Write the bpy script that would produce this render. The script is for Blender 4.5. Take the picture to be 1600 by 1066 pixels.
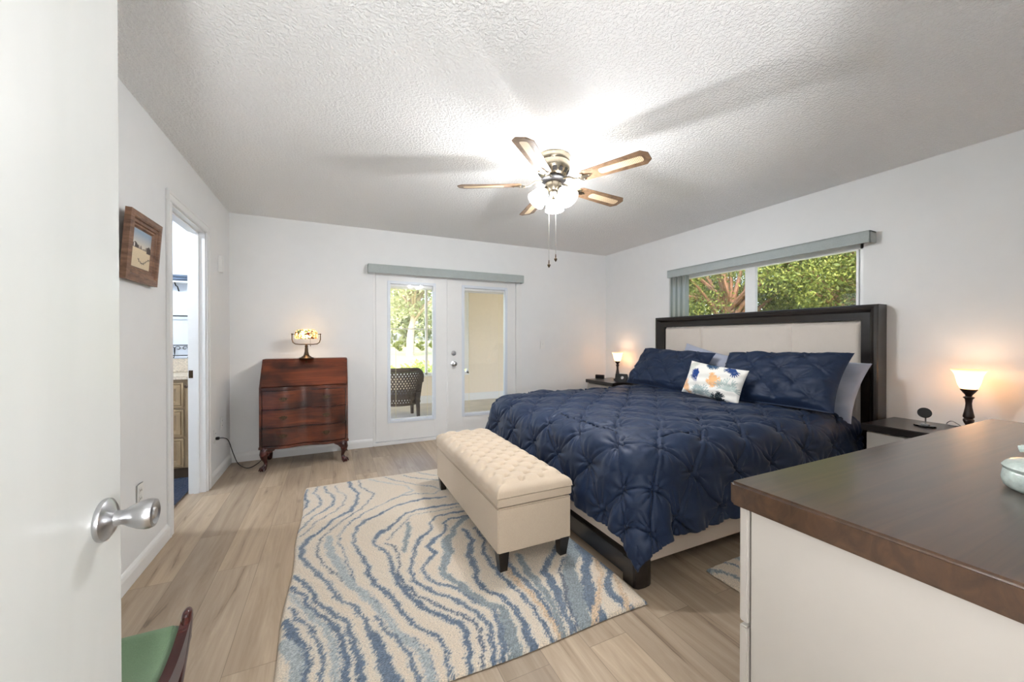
import bpy, bmesh, math, random
import numpy as np
from mathutils import Vector, Matrix
R = math.radians
PI = math.pi
S = bpy.context.scene
C = S.collection
for o in list(bpy.data.objects):
    bpy.data.objects.remove(o)

# ------------------------------------------------------------------ camera
cam_d = bpy.data.cameras.new('camera')
cam = bpy.data.objects.new('camera', cam_d)
C.objects.link(cam)
cam.location = (0, 0, 1.212)
cam.rotation_euler = (R(90 - 0.341), 0, R(-25.17))
cam_d.sensor_width = 36
cam_d.lens = 36 * 596.4 / 1600
cam_d.clip_start = 0.02
cam_d.clip_end = 400
S.camera = cam

# ------------------------------------------------------------------ world, sun, exposure
S.view_settings.view_transform = 'Standard'
S.view_settings.look = 'None'
S.view_settings.gamma = 1
S.view_settings.use_curve_mapping = False
S.view_settings.exposure = 1.27
W = bpy.data.worlds.new('sky')
S.world = W
W.use_nodes = True
wn = W.node_tree
bg = wn.nodes['Background']
sky = wn.nodes.new('ShaderNodeTexSky')
sky.sky_type = 'NISHITA'
sky.sun_disc = False
sky.sun_elevation = R(42)
sky.sun_rotation = R(215)
sky.dust_density = 3.0
wn.links.new(sky.outputs['Color'], bg.inputs['Color'])
SKY_STRENGTH = 0.5
bg.inputs['Strength'].default_value = SKY_STRENGTH


def lamp(name, kind, loc, power, color, radius=0.03, rot=None, parent=None):
    d = bpy.data.lights.new(name, kind)
    d.energy = power
    d.color = color
    if kind == 'POINT':
        d.shadow_soft_size = radius
    o = bpy.data.objects.new(name, d)
    C.objects.link(o)
    o.location = loc
    if rot:
        o.rotation_euler = rot
    if parent:
        o.parent = parent
    return o


sun = lamp('sun', 'SUN', (-10, -10, 20), 2.5, (1.0, 0.90, 0.74), rot=(R(48), 0, R(-50)))
sun.data.angle = R(0.6)
FAN_WATTS = 13.5
BED_WATTS = 1.3
DESK_WATTS = 1.0
ADDED_HALL_WATTS = 92
ADDED_BATH_WATTS = 46
PORCH_WATTS = 46

# room dimensions (metres)
XL, XR, YN, YB, H = -0.909, 3.671, 0.05, 4.539, 2.44


# ------------------------------------------------------------------ helpers
def lin(c):
    return tuple(((v / 255) / 12.92 if v / 255 <= 0.04045 else ((v / 255 + 0.055) / 1.055) ** 2.4) for v in c)


class N:
    """tiny node helper"""

    def __init__(self, name):
        self.m = bpy.data.materials.new(name)
        self.m.use_nodes = True
        self.t = self.m.node_tree
        self.p = self.t.nodes['Principled BSDF']
        self.o = self.t.nodes['Material Output']

    def n(self, kind, **kw):
        nd = self.t.nodes.new('ShaderNode' + kind)
        for k, v in kw.items():
            if k.startswith('i_'):
                nd.inputs[k[2:].replace('_', ' ')].default_value = v
            else:
                setattr(nd, k, v)
        return nd

    def l(self, a, b):
        self.t.links.new(a, b)

    def coords(self, scale=(1, 1, 1), rot=(0, 0, 0), loc=(0, 0, 0), kind='Object'):
        tc = self.n('TexCoord')
        mp = self.n('Mapping')
        mp.inputs['Scale'].default_value = scale
        mp.inputs['Rotation'].default_value = rot
        mp.inputs['Location'].default_value = loc
        self.l(tc.outputs[kind], mp.inputs['Vector'])
        return mp.outputs['Vector']

    def noise(self, vec, scale, detail=3, rough=0.5, dist=0.0):
        nd = self.n('TexNoise')
        nd.inputs['Scale'].default_value = scale
        nd.inputs['Detail'].default_value = detail
        nd.inputs['Roughness'].default_value = rough
        nd.inputs['Distortion'].default_value = dist
        if vec is not None:
            self.l(vec, nd.inputs['Vector'])
        return nd.outputs['Fac']

    def ramp(self, fac, stops, interp='LINEAR'):
        r = self.n('ValToRGB')
        r.color_ramp.interpolation = interp
        el = r.color_ramp.elements
        while len(el) > 1:
            el.remove(el[-1])
        el[0].position = stops[0][0]
        el[0].color = (*stops[0][1], 1)
        for p_, c in stops[1:]:
            e = el.new(p_)
            e.color = (*c, 1)
        self.l(fac, r.inputs['Fac'])
        return r.outputs['Color']

    def mix(self, fac, a, b, blend='MIX'):
        mx = self.n('Mix')
        mx.data_type = 'RGBA'
        mx.blend_type = blend
        for s, v in ((mx.inputs[0], fac), (mx.inputs[6], a), (mx.inputs[7], b)):
            if hasattr(v, 'is_output') or isinstance(v, bpy.types.NodeSocket):
                self.l(v, s)
            else:
                s.default_value = v if isinstance(v, (int, float)) else (*v, 1)
        return mx.outputs[2]

    def math(self, op, a, b=0.0, clamp=False):
        md = self.n('Math')
        md.operation = op
        md.use_clamp = clamp
        for i, v in enumerate((a, b)):
            if isinstance(v, bpy.types.NodeSocket):
                self.l(v, md.inputs[i])
            else:
                md.inputs[i].default_value = v
        return md.outputs[0]

    def bump(self, h, strength=0.3, dist=0.01):
        b = self.n('Bump')
        b.inputs['Strength'].default_value = strength
        b.inputs['Distance'].default_value = dist
        self.l(h, b.inputs['Height'])
        self.l(b.outputs['Normal'], self.p.inputs['Normal'])

    def base(self, c):
        if isinstance(c, bpy.types.NodeSocket):
            self.l(c, self.p.inputs['Base Color'])
        else:
            self.p.inputs['Base Color'].default_value = (*c, 1)

    def pbr(self, rough=0.5, metal=0.0, spec=0.5, coat=0.0, sheen=0.0):
        self.p.inputs['Roughness'].default_value = rough
        self.p.inputs['Metallic'].default_value = metal
        self.p.inputs['Specular IOR Level'].default_value = spec
        self.p.inputs['Coat Weight'].default_value = coat
        self.p.inputs['Coat Roughness'].default_value = 0.16
        self.p.inputs['Sheen Weight'].default_value = sheen
        return self


def plain(name, rgb, rough=0.5, metal=0.0, spec=0.5, coat=0.0, sheen=0.0, noise=0.04, scale=20, bump=0.0, bdist=0.002):
    m = N(name)
    c = lin(rgb)
    v = m.coords()
    f = m.noise(v, scale, 4)
    a = tuple(max(0, x * (1 - noise)) for x in c)
    b = tuple(min(1, x * (1 + noise)) for x in c)
    m.base(m.ramp(f, [(0.3, a), (0.7, b)]))
    if bump:
        m.bump(f, bump, bdist)
    m.pbr(rough, metal, spec, coat, sheen)
    return m.m


def wood(name, dark, light, scale=(2, 30, 30), rough=0.35, coat=0.2, detail=5, dist=1.0, figure=None):
    m = N(name)
    v = m.coords(scale)
    f = m.noise(v, 1.0, detail, 0.6, dist)
    col = m.ramp(f, [(0.3, lin(dark)), (0.72, lin(light))])
    if figure:
        v2 = m.coords(figure[0])
        f2 = m.noise(v2, 1.0, 3, 0.5, 0.6)
        col = m.mix(m.ramp(f2, [(0.4, (0, 0, 0)), (0.65, (1, 1, 1))]), col, lin(figure[1]), 'MIX')
    m.base(col)
    m.bump(f, 0.08, 0.001)
    m.pbr(rough, 0, 0.5, coat)
    return m.m


def fabric(name, rgb, weave=900, rough=0.9, var=0.08, sheen=0.2, bump=0.15):
    m = N(name)
    v = m.coords()
    f = m.noise(v, weave, 2)
    f2 = m.noise(v, 14, 3)
    c = lin(rgb)
    a = tuple(x * (1 - var) for x in c)
    b = tuple(min(1, x * (1 + var)) for x in c)
    col = m.mix(f2, a, b)
    m.base(m.mix(0.12, col, m.ramp(f, [(0.3, (0, 0, 0)), (0.7, (1, 1, 1))]), 'OVERLAY'))
    m.bump(f, bump, 0.001)
    m.pbr(rough, 0, 0.3, 0, sheen)
    return m.m


def attr_mat(name, rough=0.8, weave=0, spec=0.3, bump=0.2):
    m = N(name)
    a = m.n('Attribute')
    a.attribute_name = 'paint'
    m.base(a.outputs['Color'])
    if weave:
        m.bump(m.noise(m.coords(), weave, 2), bump, 0.001)
    m.pbr(rough, 0, spec)
    return m.m


def glass_mat(name, tint=(1, 1, 1), refl=0.9, ior=1.45):
    m = N(name)
    m.t.nodes.remove(m.p)
    tr = m.n('BsdfTransparent')
    tr.inputs['Color'].default_value = (*tint, 1)
    gl = m.n('BsdfGlossy')
    gl.inputs['Roughness'].default_value = 0.01
    fr = m.n('Fresnel')
    fr.inputs['IOR'].default_value = ior
    mx = m.n('MixShader')
    m.l(m.math('MULTIPLY', fr.outputs[0], refl), mx.inputs[0])
    m.l(tr.outputs[0], mx.inputs[1])
    m.l(gl.outputs[0], mx.inputs[2])
    m.l(mx.outputs[0], m.o.inputs['Surface'])
    return m.m


def glow_mat(name, base, emit, strength, clear=0.45, paint=False):
    """frosted lamp glass: partly clear to the bulb inside, glowing"""
    m = N(name)
    m.t.nodes.remove(m.p)
    tr = m.n('BsdfTransparent')
    tl = m.n('BsdfTranslucent')
    tl.inputs['Color'].default_value = (*base, 1)
    em = m.n('Emission')
    em.inputs['Strength'].default_value = strength
    em.inputs['Color'].default_value = (*emit, 1)
    if paint:
        v = m.coords()
        vo = m.n('TexVoronoi')
        vo.inputs['Scale'].default_value = 55
        m.l(v, vo.inputs['Vector'])
        sep = m.n('SeparateColor')
        m.l(vo.outputs['Color'], sep.inputs[0])
        pal = m.ramp(sep.outputs[0], [(0.0, lin((250, 236, 196))), (0.30, lin((252, 240, 205))), (0.5, lin((205, 150, 105))),
                                      (0.62, lin((120, 135, 120))), (0.78, lin((250, 228, 180))), (0.9, lin((110, 60, 48)))], 'CONSTANT')
        ve = m.n('TexVoronoi')
        ve.feature = 'DISTANCE_TO_EDGE'
        ve.inputs['Scale'].default_value = 55
        m.l(v, ve.inputs['Vector'])
        lead = m.math('GREATER_THAN', ve.outputs['Distance'], 0.07)
        pal = m.mix(lead, (0.03, 0.025, 0.02), pal)
        m.l(pal, em.inputs['Color'])
        m.l(pal, tl.inputs['Color'])
        m.l(pal, tr.inputs['Color'])
    a = m.n('MixShader')
    a.inputs[0].default_value = clear
    m.l(tl.outputs[0], a.inputs[1])
    m.l(tr.outputs[0], a.inputs[2])
    b = m.n('AddShader')
    m.l(a.outputs[0], b.inputs[0])
    m.l(em.outputs[0], b.inputs[1])
    m.l(b.outputs[0], m.o.inputs['Surface'])
    return m.m


class MB:
    """mesh builder: collects shapes, links them as one object"""

    def __init__(self):
        self.b = bmesh.new()

    def _merge(self, nb, mat=None):
        if mat is not None:
            nb.transform(mat)
        me = bpy.data.meshes.new('tmp')
        nb.to_mesh(me)
        nb.free()
        self.b.from_mesh(me)
        bpy.data.meshes.remove(me)
        return self

    def box(self, x0, x1, y0, y1, z0, z1, bev=0.0, seg=2, mat=None):
        nb = bmesh.new()
        bmesh.ops.create_cube(nb, size=1)
        nb.transform(Matrix.Translation(((x0 + x1) / 2, (y0 + y1) / 2, (z0 + z1) / 2)) @ Matrix.Diagonal((abs(x1 - x0), abs(y1 - y0), abs(z1 - z0), 1)))
        if bev:
            bmesh.ops.bevel(nb, geom=nb.edges[:], offset=bev, segments=seg, affect='EDGES', clamp_overlap=True)
        return self._merge(nb, mat)

    def raw(self, verts, faces, mat=None):
        nb = bmesh.new()
        vs = [nb.verts.new(v) for v in verts]
        for f in faces:
            try:
                nb.faces.new([vs[i] for i in f])
            except ValueError:
                pass
        bmesh.ops.recalc_face_normals(nb, faces=nb.faces[:])
        return self._merge(nb, mat)

    def prism(self, pts, d, axis='z', base=0.0, bev=0.0, mat=None):
        """closed outline pts (2D) extruded by d along axis"""
        def P(p, w):
            if axis == 'z':
                return (p[0], p[1], w)
            if axis == 'y':
                return (p[0], w, p[1])
            return (w, p[0], p[1])
        n = len(pts)
        v = [P(p, base) for p in pts] + [P(p, base + d) for p in pts]
        f = [list(range(n))[::-1], list(range(n, 2 * n))] + [[i, (i + 1) % n, n + (i + 1) % n, n + i] for i in range(n)]
        nb = bmesh.new()
        vs = [nb.verts.new(q) for q in v]
        for q in f:
            nb.faces.new([vs[i] for i in q])
        bmesh.ops.recalc_face_normals(nb, faces=nb.faces[:])
        if bev:
            bmesh.ops.bevel(nb, geom=nb.edges[:], offset=bev, segments=2, affect='EDGES', clamp_overlap=True)
        return self._merge(nb, mat)

    def lathe(self, prof, n=32, c=(0, 0, 0), mat=None, close=True):
        """prof: list of (r, z)"""
        v, f = [], []
        for r, z in prof:
            for k in range(n):
                a = 2 * PI * k / n
                v.append((c[0] + r * math.cos(a), c[1] + r * math.sin(a), c[2] + z))
        for i in range(len(prof) - 1):
            for k in range(n):
                f.append([i * n + k, i * n + (k + 1) % n, (i + 1) * n + (k + 1) % n, (i + 1) * n + k])
        if close:
            if prof[0][0] > 1e-5:
                f.append(list(range(n))[::-1])
            if prof[-1][0] > 1e-5:
                f.append(list(range((len(prof) - 1) * n, len(prof) * n)))
        nb = bmesh.new()
        vs = [nb.verts.new(q) for q in v]
        for q in f:
            try:
                nb.faces.new([vs[i] for i in q])
            except ValueError:
                pass
        bmesh.ops.remove_doubles(nb, verts=nb.verts[:], dist=1e-5)
        bmesh.ops.recalc_face_normals(nb, faces=nb.faces[:])
        return self._merge(nb, mat)

    def tube(self, pts, rad, n=10, mat=None, cap=True):
        pts = [Vector(p) for p in pts]
        rads = rad if isinstance(rad, (list, tuple)) else [rad] * len(pts)
        v, f = [], []
        up = None
        for i, p in enumerate(pts):
            t = (pts[min(i + 1, len(pts) - 1)] - pts[max(i - 1, 0)]).normalized()
            if up is None:
                up = Vector((0, 0, 1)) if abs(t.z) < 0.9 else Vector((0, 1, 0))
            s = t.cross(up)
            if s.length < 1e-4:
                s = t.cross(Vector((1, 0, 0)))
            s.normalize()
            up = s.cross(t).normalized()
            for k in range(n):
                a = 2 * PI * k / n
                v.append(p + (s * math.cos(a) + up * math.sin(a)) * rads[i])
        for i in range(len(pts) - 1):
            for k in range(n):
                f.append([i * n + k, i * n + (k + 1) % n, (i + 1) * n + (k + 1) % n, (i + 1) * n + k])
        if cap:
            f.append(list(range(n))[::-1])
            f.append(list(range((len(pts) - 1) * n, len(pts) * n)))
        return self.raw(v, f, mat)

    def ball(self, c, r, sc=(1, 1, 1), seg=16, mat=None):
        nb = bmesh.new()
        bmesh.ops.create_uvsphere(nb, u_segments=seg, v_segments=max(6, seg // 2), radius=r)
        nb.transform(Matrix.Translation(c) @ Matrix.Diagonal((*sc, 1)))
        return self._merge(nb, mat)

    def grid(self, fn, nu, nv, mat=None, wrap=False):
        v = [fn(i / nu, j / nv) for j in range(nv + 1) for i in range(nu + 1)]
        f = [[j * (nu + 1) + i, j * (nu + 1) + i + 1, (j + 1) * (nu + 1) + i + 1, (j + 1) * (nu + 1) + i] for j in range(nv) for i in range(nu)]
        nb = bmesh.new()
        vs = [nb.verts.new(q) for q in v]
        for q in f:
            nb.faces.new([vs[i] for i in q])
        if wrap:
            bmesh.ops.remove_doubles(nb, verts=nb.verts[:], dist=1e-5)
        bmesh.ops.recalc_face_normals(nb, faces=nb.faces[:])
        return self._merge(nb, mat)

    def build(self, name, mat, parent=None, smooth=True, world=False, xf=None):
        if xf is not None:
            self.b.transform(xf)
        me = bpy.data.meshes.new(name)
        self.b.to_mesh(me)
        self.b.free()
        me.materials.append(mat)
        return link_mesh(name, me, parent, smooth, world)


def link_mesh(name, me, parent=None, smooth=True, world=False):
    if smooth:
        me.polygons.foreach_set('use_smooth', [True] * len(me.polygons))
        try:
            me.set_sharp_from_angle(angle=R(smooth if smooth is not True else 38))
        except Exception:
            pass
    o = bpy.data.objects.new(name, me)
    C.objects.link(o)
    if parent:
        o.parent = parent
        if world:
            w = Vector((0, 0, 0))
            q = parent
            while q:
                w += q.location
                q = q.parent
            o.location = -w
    return o


def np_mesh(name, V, F, mat, parent=None, smooth=True, world=False, paint=None):
    me = bpy.data.meshes.new(name)
    me.from_pydata([tuple(map(float, v)) for v in V], [], [tuple(map(int, f)) for f in F])
    me.materials.append(mat)
    if paint is not None:
        ca = me.color_attributes.new('paint', 'FLOAT_COLOR', 'POINT')
        arr = np.ones((len(V), 4), dtype=np.float32)
        arr[:, :3] = paint
        ca.data.foreach_set('color', arr.ravel())
    me.update()
    return link_mesh(name, me, parent, smooth, world)


def grid_faces(nu, nv):
    i, j = np.meshgrid(np.arange(nu), np.arange(nv))
    a = (j * (nu + 1) + i).ravel()
    return np.stack([a, a + 1, a + nu + 2, a + nu + 1], 1)


def thing(name, label, cat, loc=(0, 0, 0), rz=0, group=None):
    o = bpy.data.objects.new(name, None)
    o.empty_display_size = 0.1
    C.objects.link(o)
    o.location = loc
    o.rotation_euler = (0, 0, rz)
    tag(o, label, cat, group)
    return o


def tag(o, label=None, cat=None, group=None, kind=None):
    if label:
        o['label'] = label
    if cat:
        o['category'] = cat
    if group:
        o['group'] = group
    if kind:
        o['kind'] = kind
    return o


def dup(root, loc=None, rz=None, label=None, group=None):
    r = root.copy()
    C.objects.link(r)
    if loc is not None:
        r.location = loc
    if rz is not None:
        r.rotation_euler = (0, 0, rz)
    if label:
        r['label'] = label
    if group:
        r['group'] = group

    def rec(src, dst):
        for ch in list(src.children):
            c = ch.copy()
            C.objects.link(c)
            c.parent = dst
            rec(ch, c)
    rec(root, r)
    return r


def struct(mb, name, mat, label, cat, parent=None, smooth=True):
    o = mb.build(name, mat, parent, smooth) if isinstance(mb, MB) else mb
    if parent is None:
        tag(o, label, cat, kind='structure')
    return o


rng = np.random.RandomState(7)

# ------------------------------------------------------------------ materials
M = {}
M['wall'] = plain('wall_paint', (235, 236, 236), 0.6, noise=0.01, scale=8, bump=0.03)
M['trim'] = plain('white_trim_paint', (236, 236, 235), 0.35, noise=0.01, scale=12)
M['white'] = plain('white_plastic', (238, 238, 236), 0.3, noise=0.01)
M['vinyl'] = plain('white_vinyl', (242, 243, 243), 0.3, noise=0.01)
M['door_white'] = wood('white_painted_wood_grain', (206, 208, 204), (214, 215, 212), (5, 2, 0.35), 0.3, 0.2, 4, 2.5)
M['lite'] = plain('door_lite_frame', (222, 228, 236), 0.35, noise=0.01)
M['glass'] = glass_mat('window_glass')
M['blind'] = plain('blind_slats', (232, 235, 235), 0.5, noise=0.03)
M['cord'] = plain('cream_cord', (236, 226, 178), 0.6)
M['nickel'] = plain('satin_nickel', (190, 190, 192), 0.28, 1.0, noise=0.05)
M['brass'] = plain('antique_brass', (176, 165, 146), 0.25, 1.0, noise=0.1, scale=60)
M['bronze'] = plain('dark_bronze', (78, 62, 46), 0.4, 0.8, noise=0.2, scale=60)
M['chain'] = plain('pull_chain_metal', (150, 145, 138), 0.35, 0.9)
M['black'] = plain('black_plastic', (22, 21, 22), 0.4)
M['gloss_black'] = plain('gloss_black', (14, 14, 16), 0.15)
M['silver'] = plain('silver_metal', (200, 200, 202), 0.25, 1.0)
M['espresso'] = wood('espresso_wood', (17, 12, 11), (30, 22, 18), (3, 3, 40), 0.3, 0.3)
M['walnut_top'] = wood('walnut_dresser_top', (46, 31, 21), (76, 53, 36), (1.3, 28, 18), 0.33, 0.6, 6, 1.6)
M['mahogany'] = wood('mahogany', (66, 26, 11), (128, 60, 31), (1.1, 12, 26), 0.3, 0.35, 5, 1.2, ((2.2, 2.2, 6), (40, 14, 8)))
M['mahogany_dark'] = wood('dark_mahogany', (36, 10, 9), (74, 24, 20), (4, 4, 20), 0.25, 0.4)
M['blade_wood'] = wood('fan_blade_wood', (88, 66, 48), (150, 120, 92), (14, 14, 14), 0.4, 0.3, 4, 1.5)
M['cream_fabric'] = fabric('cream_linen', (202, 184, 162), 700, var=0.03)
M['rail_fabric'] = fabric('beige_rail_linen', (200, 186, 172), 700, var=0.03)
M['pad_fabric'] = fabric('greige_headboard_linen', (216, 207, 197), 700, var=0.03)
M['grey_fabric'] = fabric('grey_cotton', (176, 182, 200), 900, var=0.03, bump=0.05)
M['sheet'] = fabric('pale_grey_sheet', (208, 210, 220), 900, var=0.03, bump=0.05)
M['green_fabric'] = fabric('green_velvet', (104, 128, 98), 500, var=0.12, sheen=0.4)
M['valance'] = fabric('grey_valance', (172, 180, 179), 300, var=0.08)
M['blue_rug'] = fabric('blue_bath_mat', (22, 38, 64), 160, var=0.35, bump=1.0)
M['towel'] = fabric('blue_towel', (108, 122, 142), 200, var=0.3, bump=1.0)
M['dresser_white'] = plain('cream_lacquer', (170, 164, 156), 0.35, noise=0.01)
M['outlet_slot'] = plain('outlet_slots', (90, 88, 84), 0.5)


def navy_mat():
    m = N('navy_cotton')
    v = m.coords()
    f = m.noise(v, 1100, 2)
    f2 = m.noise(v, 5, 3)
    m.base(m.mix(f2, lin((11, 29, 57)), lin((17, 39, 70))))
    m.bump(m.noise(v, 26, 4, 0.6, 1.2), 0.16, 0.006)
    m.pbr(0.58, 0, 0.4, 0, 0.10)
    m.p.inputs['Sheen Roughness'].default_value = 0.4
    return m.m


M['navy'] = navy_mat()


def floor_mat():
    m = N('oak_vinyl_planks')
    v = m.coords(rot=(0, 0, R(90)))
    br = m.n('TexBrick')
    br.offset = 0.37
    br.offset_frequency = 2
    br.inputs['Scale'].default_value = 1.0
    br.inputs['Brick Width'].default_value = 1.22
    br.inputs['Row Height'].default_value = 0.182
    br.inputs['Mortar Size'].default_value = 0.0012
    br.inputs['Mortar Smooth'].default_value = 0.3
    br.inputs['Color1'].default_value = (0, 0, 0, 1)
    br.inputs['Color2'].default_value = (1, 1, 1, 1)
    br.inputs['Mortar'].default_value = (0.5, 0.5, 0.5, 1)
    m.l(v, br.inputs['Vector'])
    sep = m.n('SeparateColor')
    m.l(br.outputs['Color'], sep.inputs[0])
    rnd = sep.outputs[0]
    # per-plank shift of the grain
    tc = m.n('TexCoord')
    comb = m.n('CombineXYZ')
    m.l(m.math('MULTIPLY', rnd, 37.0), comb.inputs[0])
    m.l(m.math('MULTIPLY', rnd, 91.0), comb.inputs[1])
    add = m.n('VectorMath')
    add.operation = 'ADD'
    m.l(tc.outputs['Object'], add.inputs[0])
    m.l(comb.outputs[0], add.inputs[1])

    def vm(scale):
        mp = m.n('Mapping')
        mp.inputs['Scale'].default_value = scale
        m.l(add.outputs[0], mp.inputs['Vector'])
        return mp.outputs[0]
    g1 = m.noise(vm((14, 1.1, 1)), 1.0, 5, 0.62, 1.2)
    g2 = m.noise(vm((120, 4, 1)), 1.0, 3, 0.6)
    g3 = m.noise(vm((2.2, 0.7, 1)), 1.0, 2, 0.5)
    col = m.ramp(g1, [(0.28, lin((104, 88, 72))), (0.37, lin((164, 145, 123))), (0.6, lin((186, 168, 146))), (0.78, lin((202, 186, 164)))])
    col = m.mix(m.math('MULTIPLY', g2, 0.5), col, lin((146, 126, 106)))
    tone = m.ramp(rnd, [(0.0, (0.78, 0.77, 0.76)), (0.5, (0.95, 0.95, 0.95)), (1.0, (1.12, 1.11, 1.08))])
    col = m.mix(1.0, col, tone, 'MULTIPLY')
    col = m.mix(m.math('MULTIPLY', m.ramp(g3, [(0.55, (0, 0, 0)), (0.8, (1, 1, 1))]), 0.45), col, lin((124, 106, 90)))
    vo = m.n('TexVoronoi')
    vo.inputs['Scale'].default_value = 1.0
    m.l(vm((4.6, 1.9, 1)), vo.inputs['Vector'])
    knot = m.ramp(vo.outputs['Distance'], [(0.03, (1, 1, 1)), (0.11, (0, 0, 0))])
    col = m.mix(m.math('MULTIPLY', knot, 0.6), col, lin((78, 64, 54)))
    col = m.mix(m.math('MULTIPLY', br.outputs['Fac'], 0.6), col, lin((84, 70, 58)))
    m.base(col)
    m.bump(m.math('SUBTRACT', m.math('MULTIPLY', g1, 0.25), br.outputs['Fac']), 0.25, 0.0015)
    m.pbr(0.42, 0, 0.45)
    return m.m


M['floor'] = floor_mat()


def ceiling_mat():
    m = N('knockdown_ceiling')
    v = m.coords()
    n1 = m.noise(v, 70, 3, 0.6)
    n2 = m.noise(v, 160, 2, 0.6)
    h = m.math('ADD', m.ramp(n1, [(0.42, (0, 0, 0)), (0.6, (1, 1, 1))]), m.math('MULTIPLY', n2, 0.5))
    m.base(lin((249, 249, 248)))
    m.bump(h, 0.7, 0.007)
    m.pbr(0.85, 0, 0.2)
    return m.m


M['ceiling'] = ceiling_mat()

# ------------------------------------------------------------------ room shell
T = 0.11
mb = MB().box(XL - 2.2, 3.9, -1.9, 4.75, -0.1, 0.0)
struct(mb, 'floor', M['floor'], 'greige oak plank floor running the length of the bedroom', 'floor', smooth=False)
mb = MB().box(XL - 2.2, 3.9, -1.9, 4.75, H, H + 0.12)
struct(mb, 'ceiling', M['ceiling'], 'white knockdown textured bedroom ceiling', 'ceiling', smooth=False)
# left wall with the bathroom doorway (y 3.03-3.77)
DY0, DY1, DZ = 3.03, 3.77, 2.06
mb = MB().box(XL - T, XL, YN, DY0, 0, H).box(XL - T, XL, DY1, YB, 0, H).box(XL - T, XL, DY0, DY1, DZ, H)
struct(mb, 'wall_left', M['wall'], 'white left wall with bathroom doorway', 'wall', smooth=False)
# back wall with french door opening
FX0, FX1, FZ = 0.415, 2.265, 2.0
mb = MB().box(XL - T, FX0, YB, YB + 0.14, 0, H).box(FX1, XR + T, YB, YB + 0.14, 0, H).box(FX0, FX1, YB, YB + 0.14, FZ, H)
struct(mb, 'wall_back', M['wall'], 'white back wall around the french doors', 'wall', smooth=False)
# right wall with window
WY0, WY1, WZ0, WZ1 = 1.50, 3.36, 1.20, 1.97
mb = MB().box(XR, XR + 0.16, YN - T, WY0, 0, H).box(XR, XR + 0.16, WY1, YB + 0.14, 0, H).box(XR, XR + 0.16, WY0, WY1, 0, WZ0).box(XR, XR + 0.16, WY0, WY1, WZ1, H)
struct(mb, 'wall_right', M['wall'], 'white right wall behind the bed headboard', 'wall', smooth=False)
# near wall with entry doorway around the camera, opening widened for the hall light
mb = MB().box(XL - T, -0.40, YN - T, YN, 0, H).box(0.76, XR, YN - T, YN, 0, H).box(-0.40, 0.76, YN - T, YN, 2.07, H)
struct(mb, 'wall_near', M['wall'], 'white entry wall around the doorway of the camera', 'wall', smooth=False)
# hallway behind the camera
mb = MB().box(-1.3, -1.2, -1.8, YN - T, 0, H).box(1.5, 1.6, -1.8, YN - T, 0, H).box(-1.3, 1.6, -1.9, -1.8, 0, H)
struct(mb, 'wall_hallway', M['wall'], 'white hallway walls outside the bedroom', 'wall', smooth=False)


def baseboard(name, pts_list, label):
    b = MB()
    for (x0, y0, x1, y1, nx, ny) in pts_list:
        d = Vector((x1 - x0, y1 - y0, 0))
        L = d.length
        d.normalize()
        prof = [(0, 0), (0.014, 0), (0.014, 0.062), (0.010, 0.078), (0.004, 0.088), (0, 0.092)]
        v, f = [], []
        for s in (0, L):
            for (o_, z) in prof:
                v.append((x0 + d.x * s + nx * o_, y0 + d.y * s + ny * o_, z))
        n = len(prof)
        f = [list(range(n)), list(range(n, 2 * n))[::-1]] + [[i, (i + 1) % n, n + (i + 1) % n, n + i] for i in range(n)]
        b.raw(v, f)
    return struct(b, name, M['trim'], label, 'baseboard', smooth=False)


baseboard('baseboard_left', [(XL, YN, XL, DY0 - 0.06, 1, 0), (XL, DY1 + 0.07, XL, YB, 1, 0)], 'white baseboard along the left wall')
baseboard('baseboard_back', [(XL, YB, FX0 - 0.01, YB, 0, -1), (FX1 + 0.01, YB, XR, YB, 0, -1)], 'white baseboard along the back wall')
baseboard('baseboard_right', [(XR, YN, XR, YB, -1, 0)], 'white baseboard along the right wall')

# bathroom doorway trim
mb = MB()
for (a, b_) in ((DY0 - 0.062, DY0 + 0.006), (DY1 - 0.006, DY1 + 0.066)):
    mb.box(XL - 0.0, XL + 0.014, a, b_, 0, DZ - 0.007, 0.003)
    mb.box(XL + 0.002, XL + 0.018, a + 0.006, a + 0.022 if a < 3.3 else b_ - 0.006, 0, DZ + 0.037, 0.002) if a < 3.3 else mb.box(XL + 0.002, XL + 0.018, b_ - 0.022, b_ - 0.006, 0, DZ + 0.037, 0.002)
mb.box(XL, XL + 0.014, DY0 - 0.062, DY1 + 0.066, DZ - 0.006, DZ + 0.062, 0.003)
mb.box(XL + 0.002, XL + 0.018, DY0 - 0.05, DY1 + 0.055, DZ + 0.038, DZ + 0.055, 0.002)
# jambs
mb.box(XL - T, XL, DY0 - 0.001, DY0 + 0.014, 0, DZ).box(XL - T, XL, DY1 - 0.014, DY1 + 0.001, 0, DZ).box(XL - T, XL, DY0, DY1, DZ - 0.014, DZ + 0.001)
# stops
mb.box(XL - 0.075, XL - 0.04, DY0 + 0.012, DY0 + 0.026, 0, DZ).box(XL - 0.075, XL - 0.04, DY1 - 0.026, DY1 - 0.012, 0, DZ).box(XL - 0.075, XL - 0.04, DY0, DY1, DZ - 0.026, DZ - 0.012)
tr = struct(mb, 'trim_1', M['trim'], 'white casing and jamb around the bathroom doorway', 'door trim', smooth=False)
sp = MB().box(XL - 0.105, XL - 0.078, DY1 - 0.0165, DY1 - 0.0140, 0.905, 0.965, 0.001).box(XL - 0.1, XL - 0.086, DY1 - 0.0175, DY1 - 0.0162, 0.925, 0.945).build('strike_plate', M['bronze'], tr)
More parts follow.
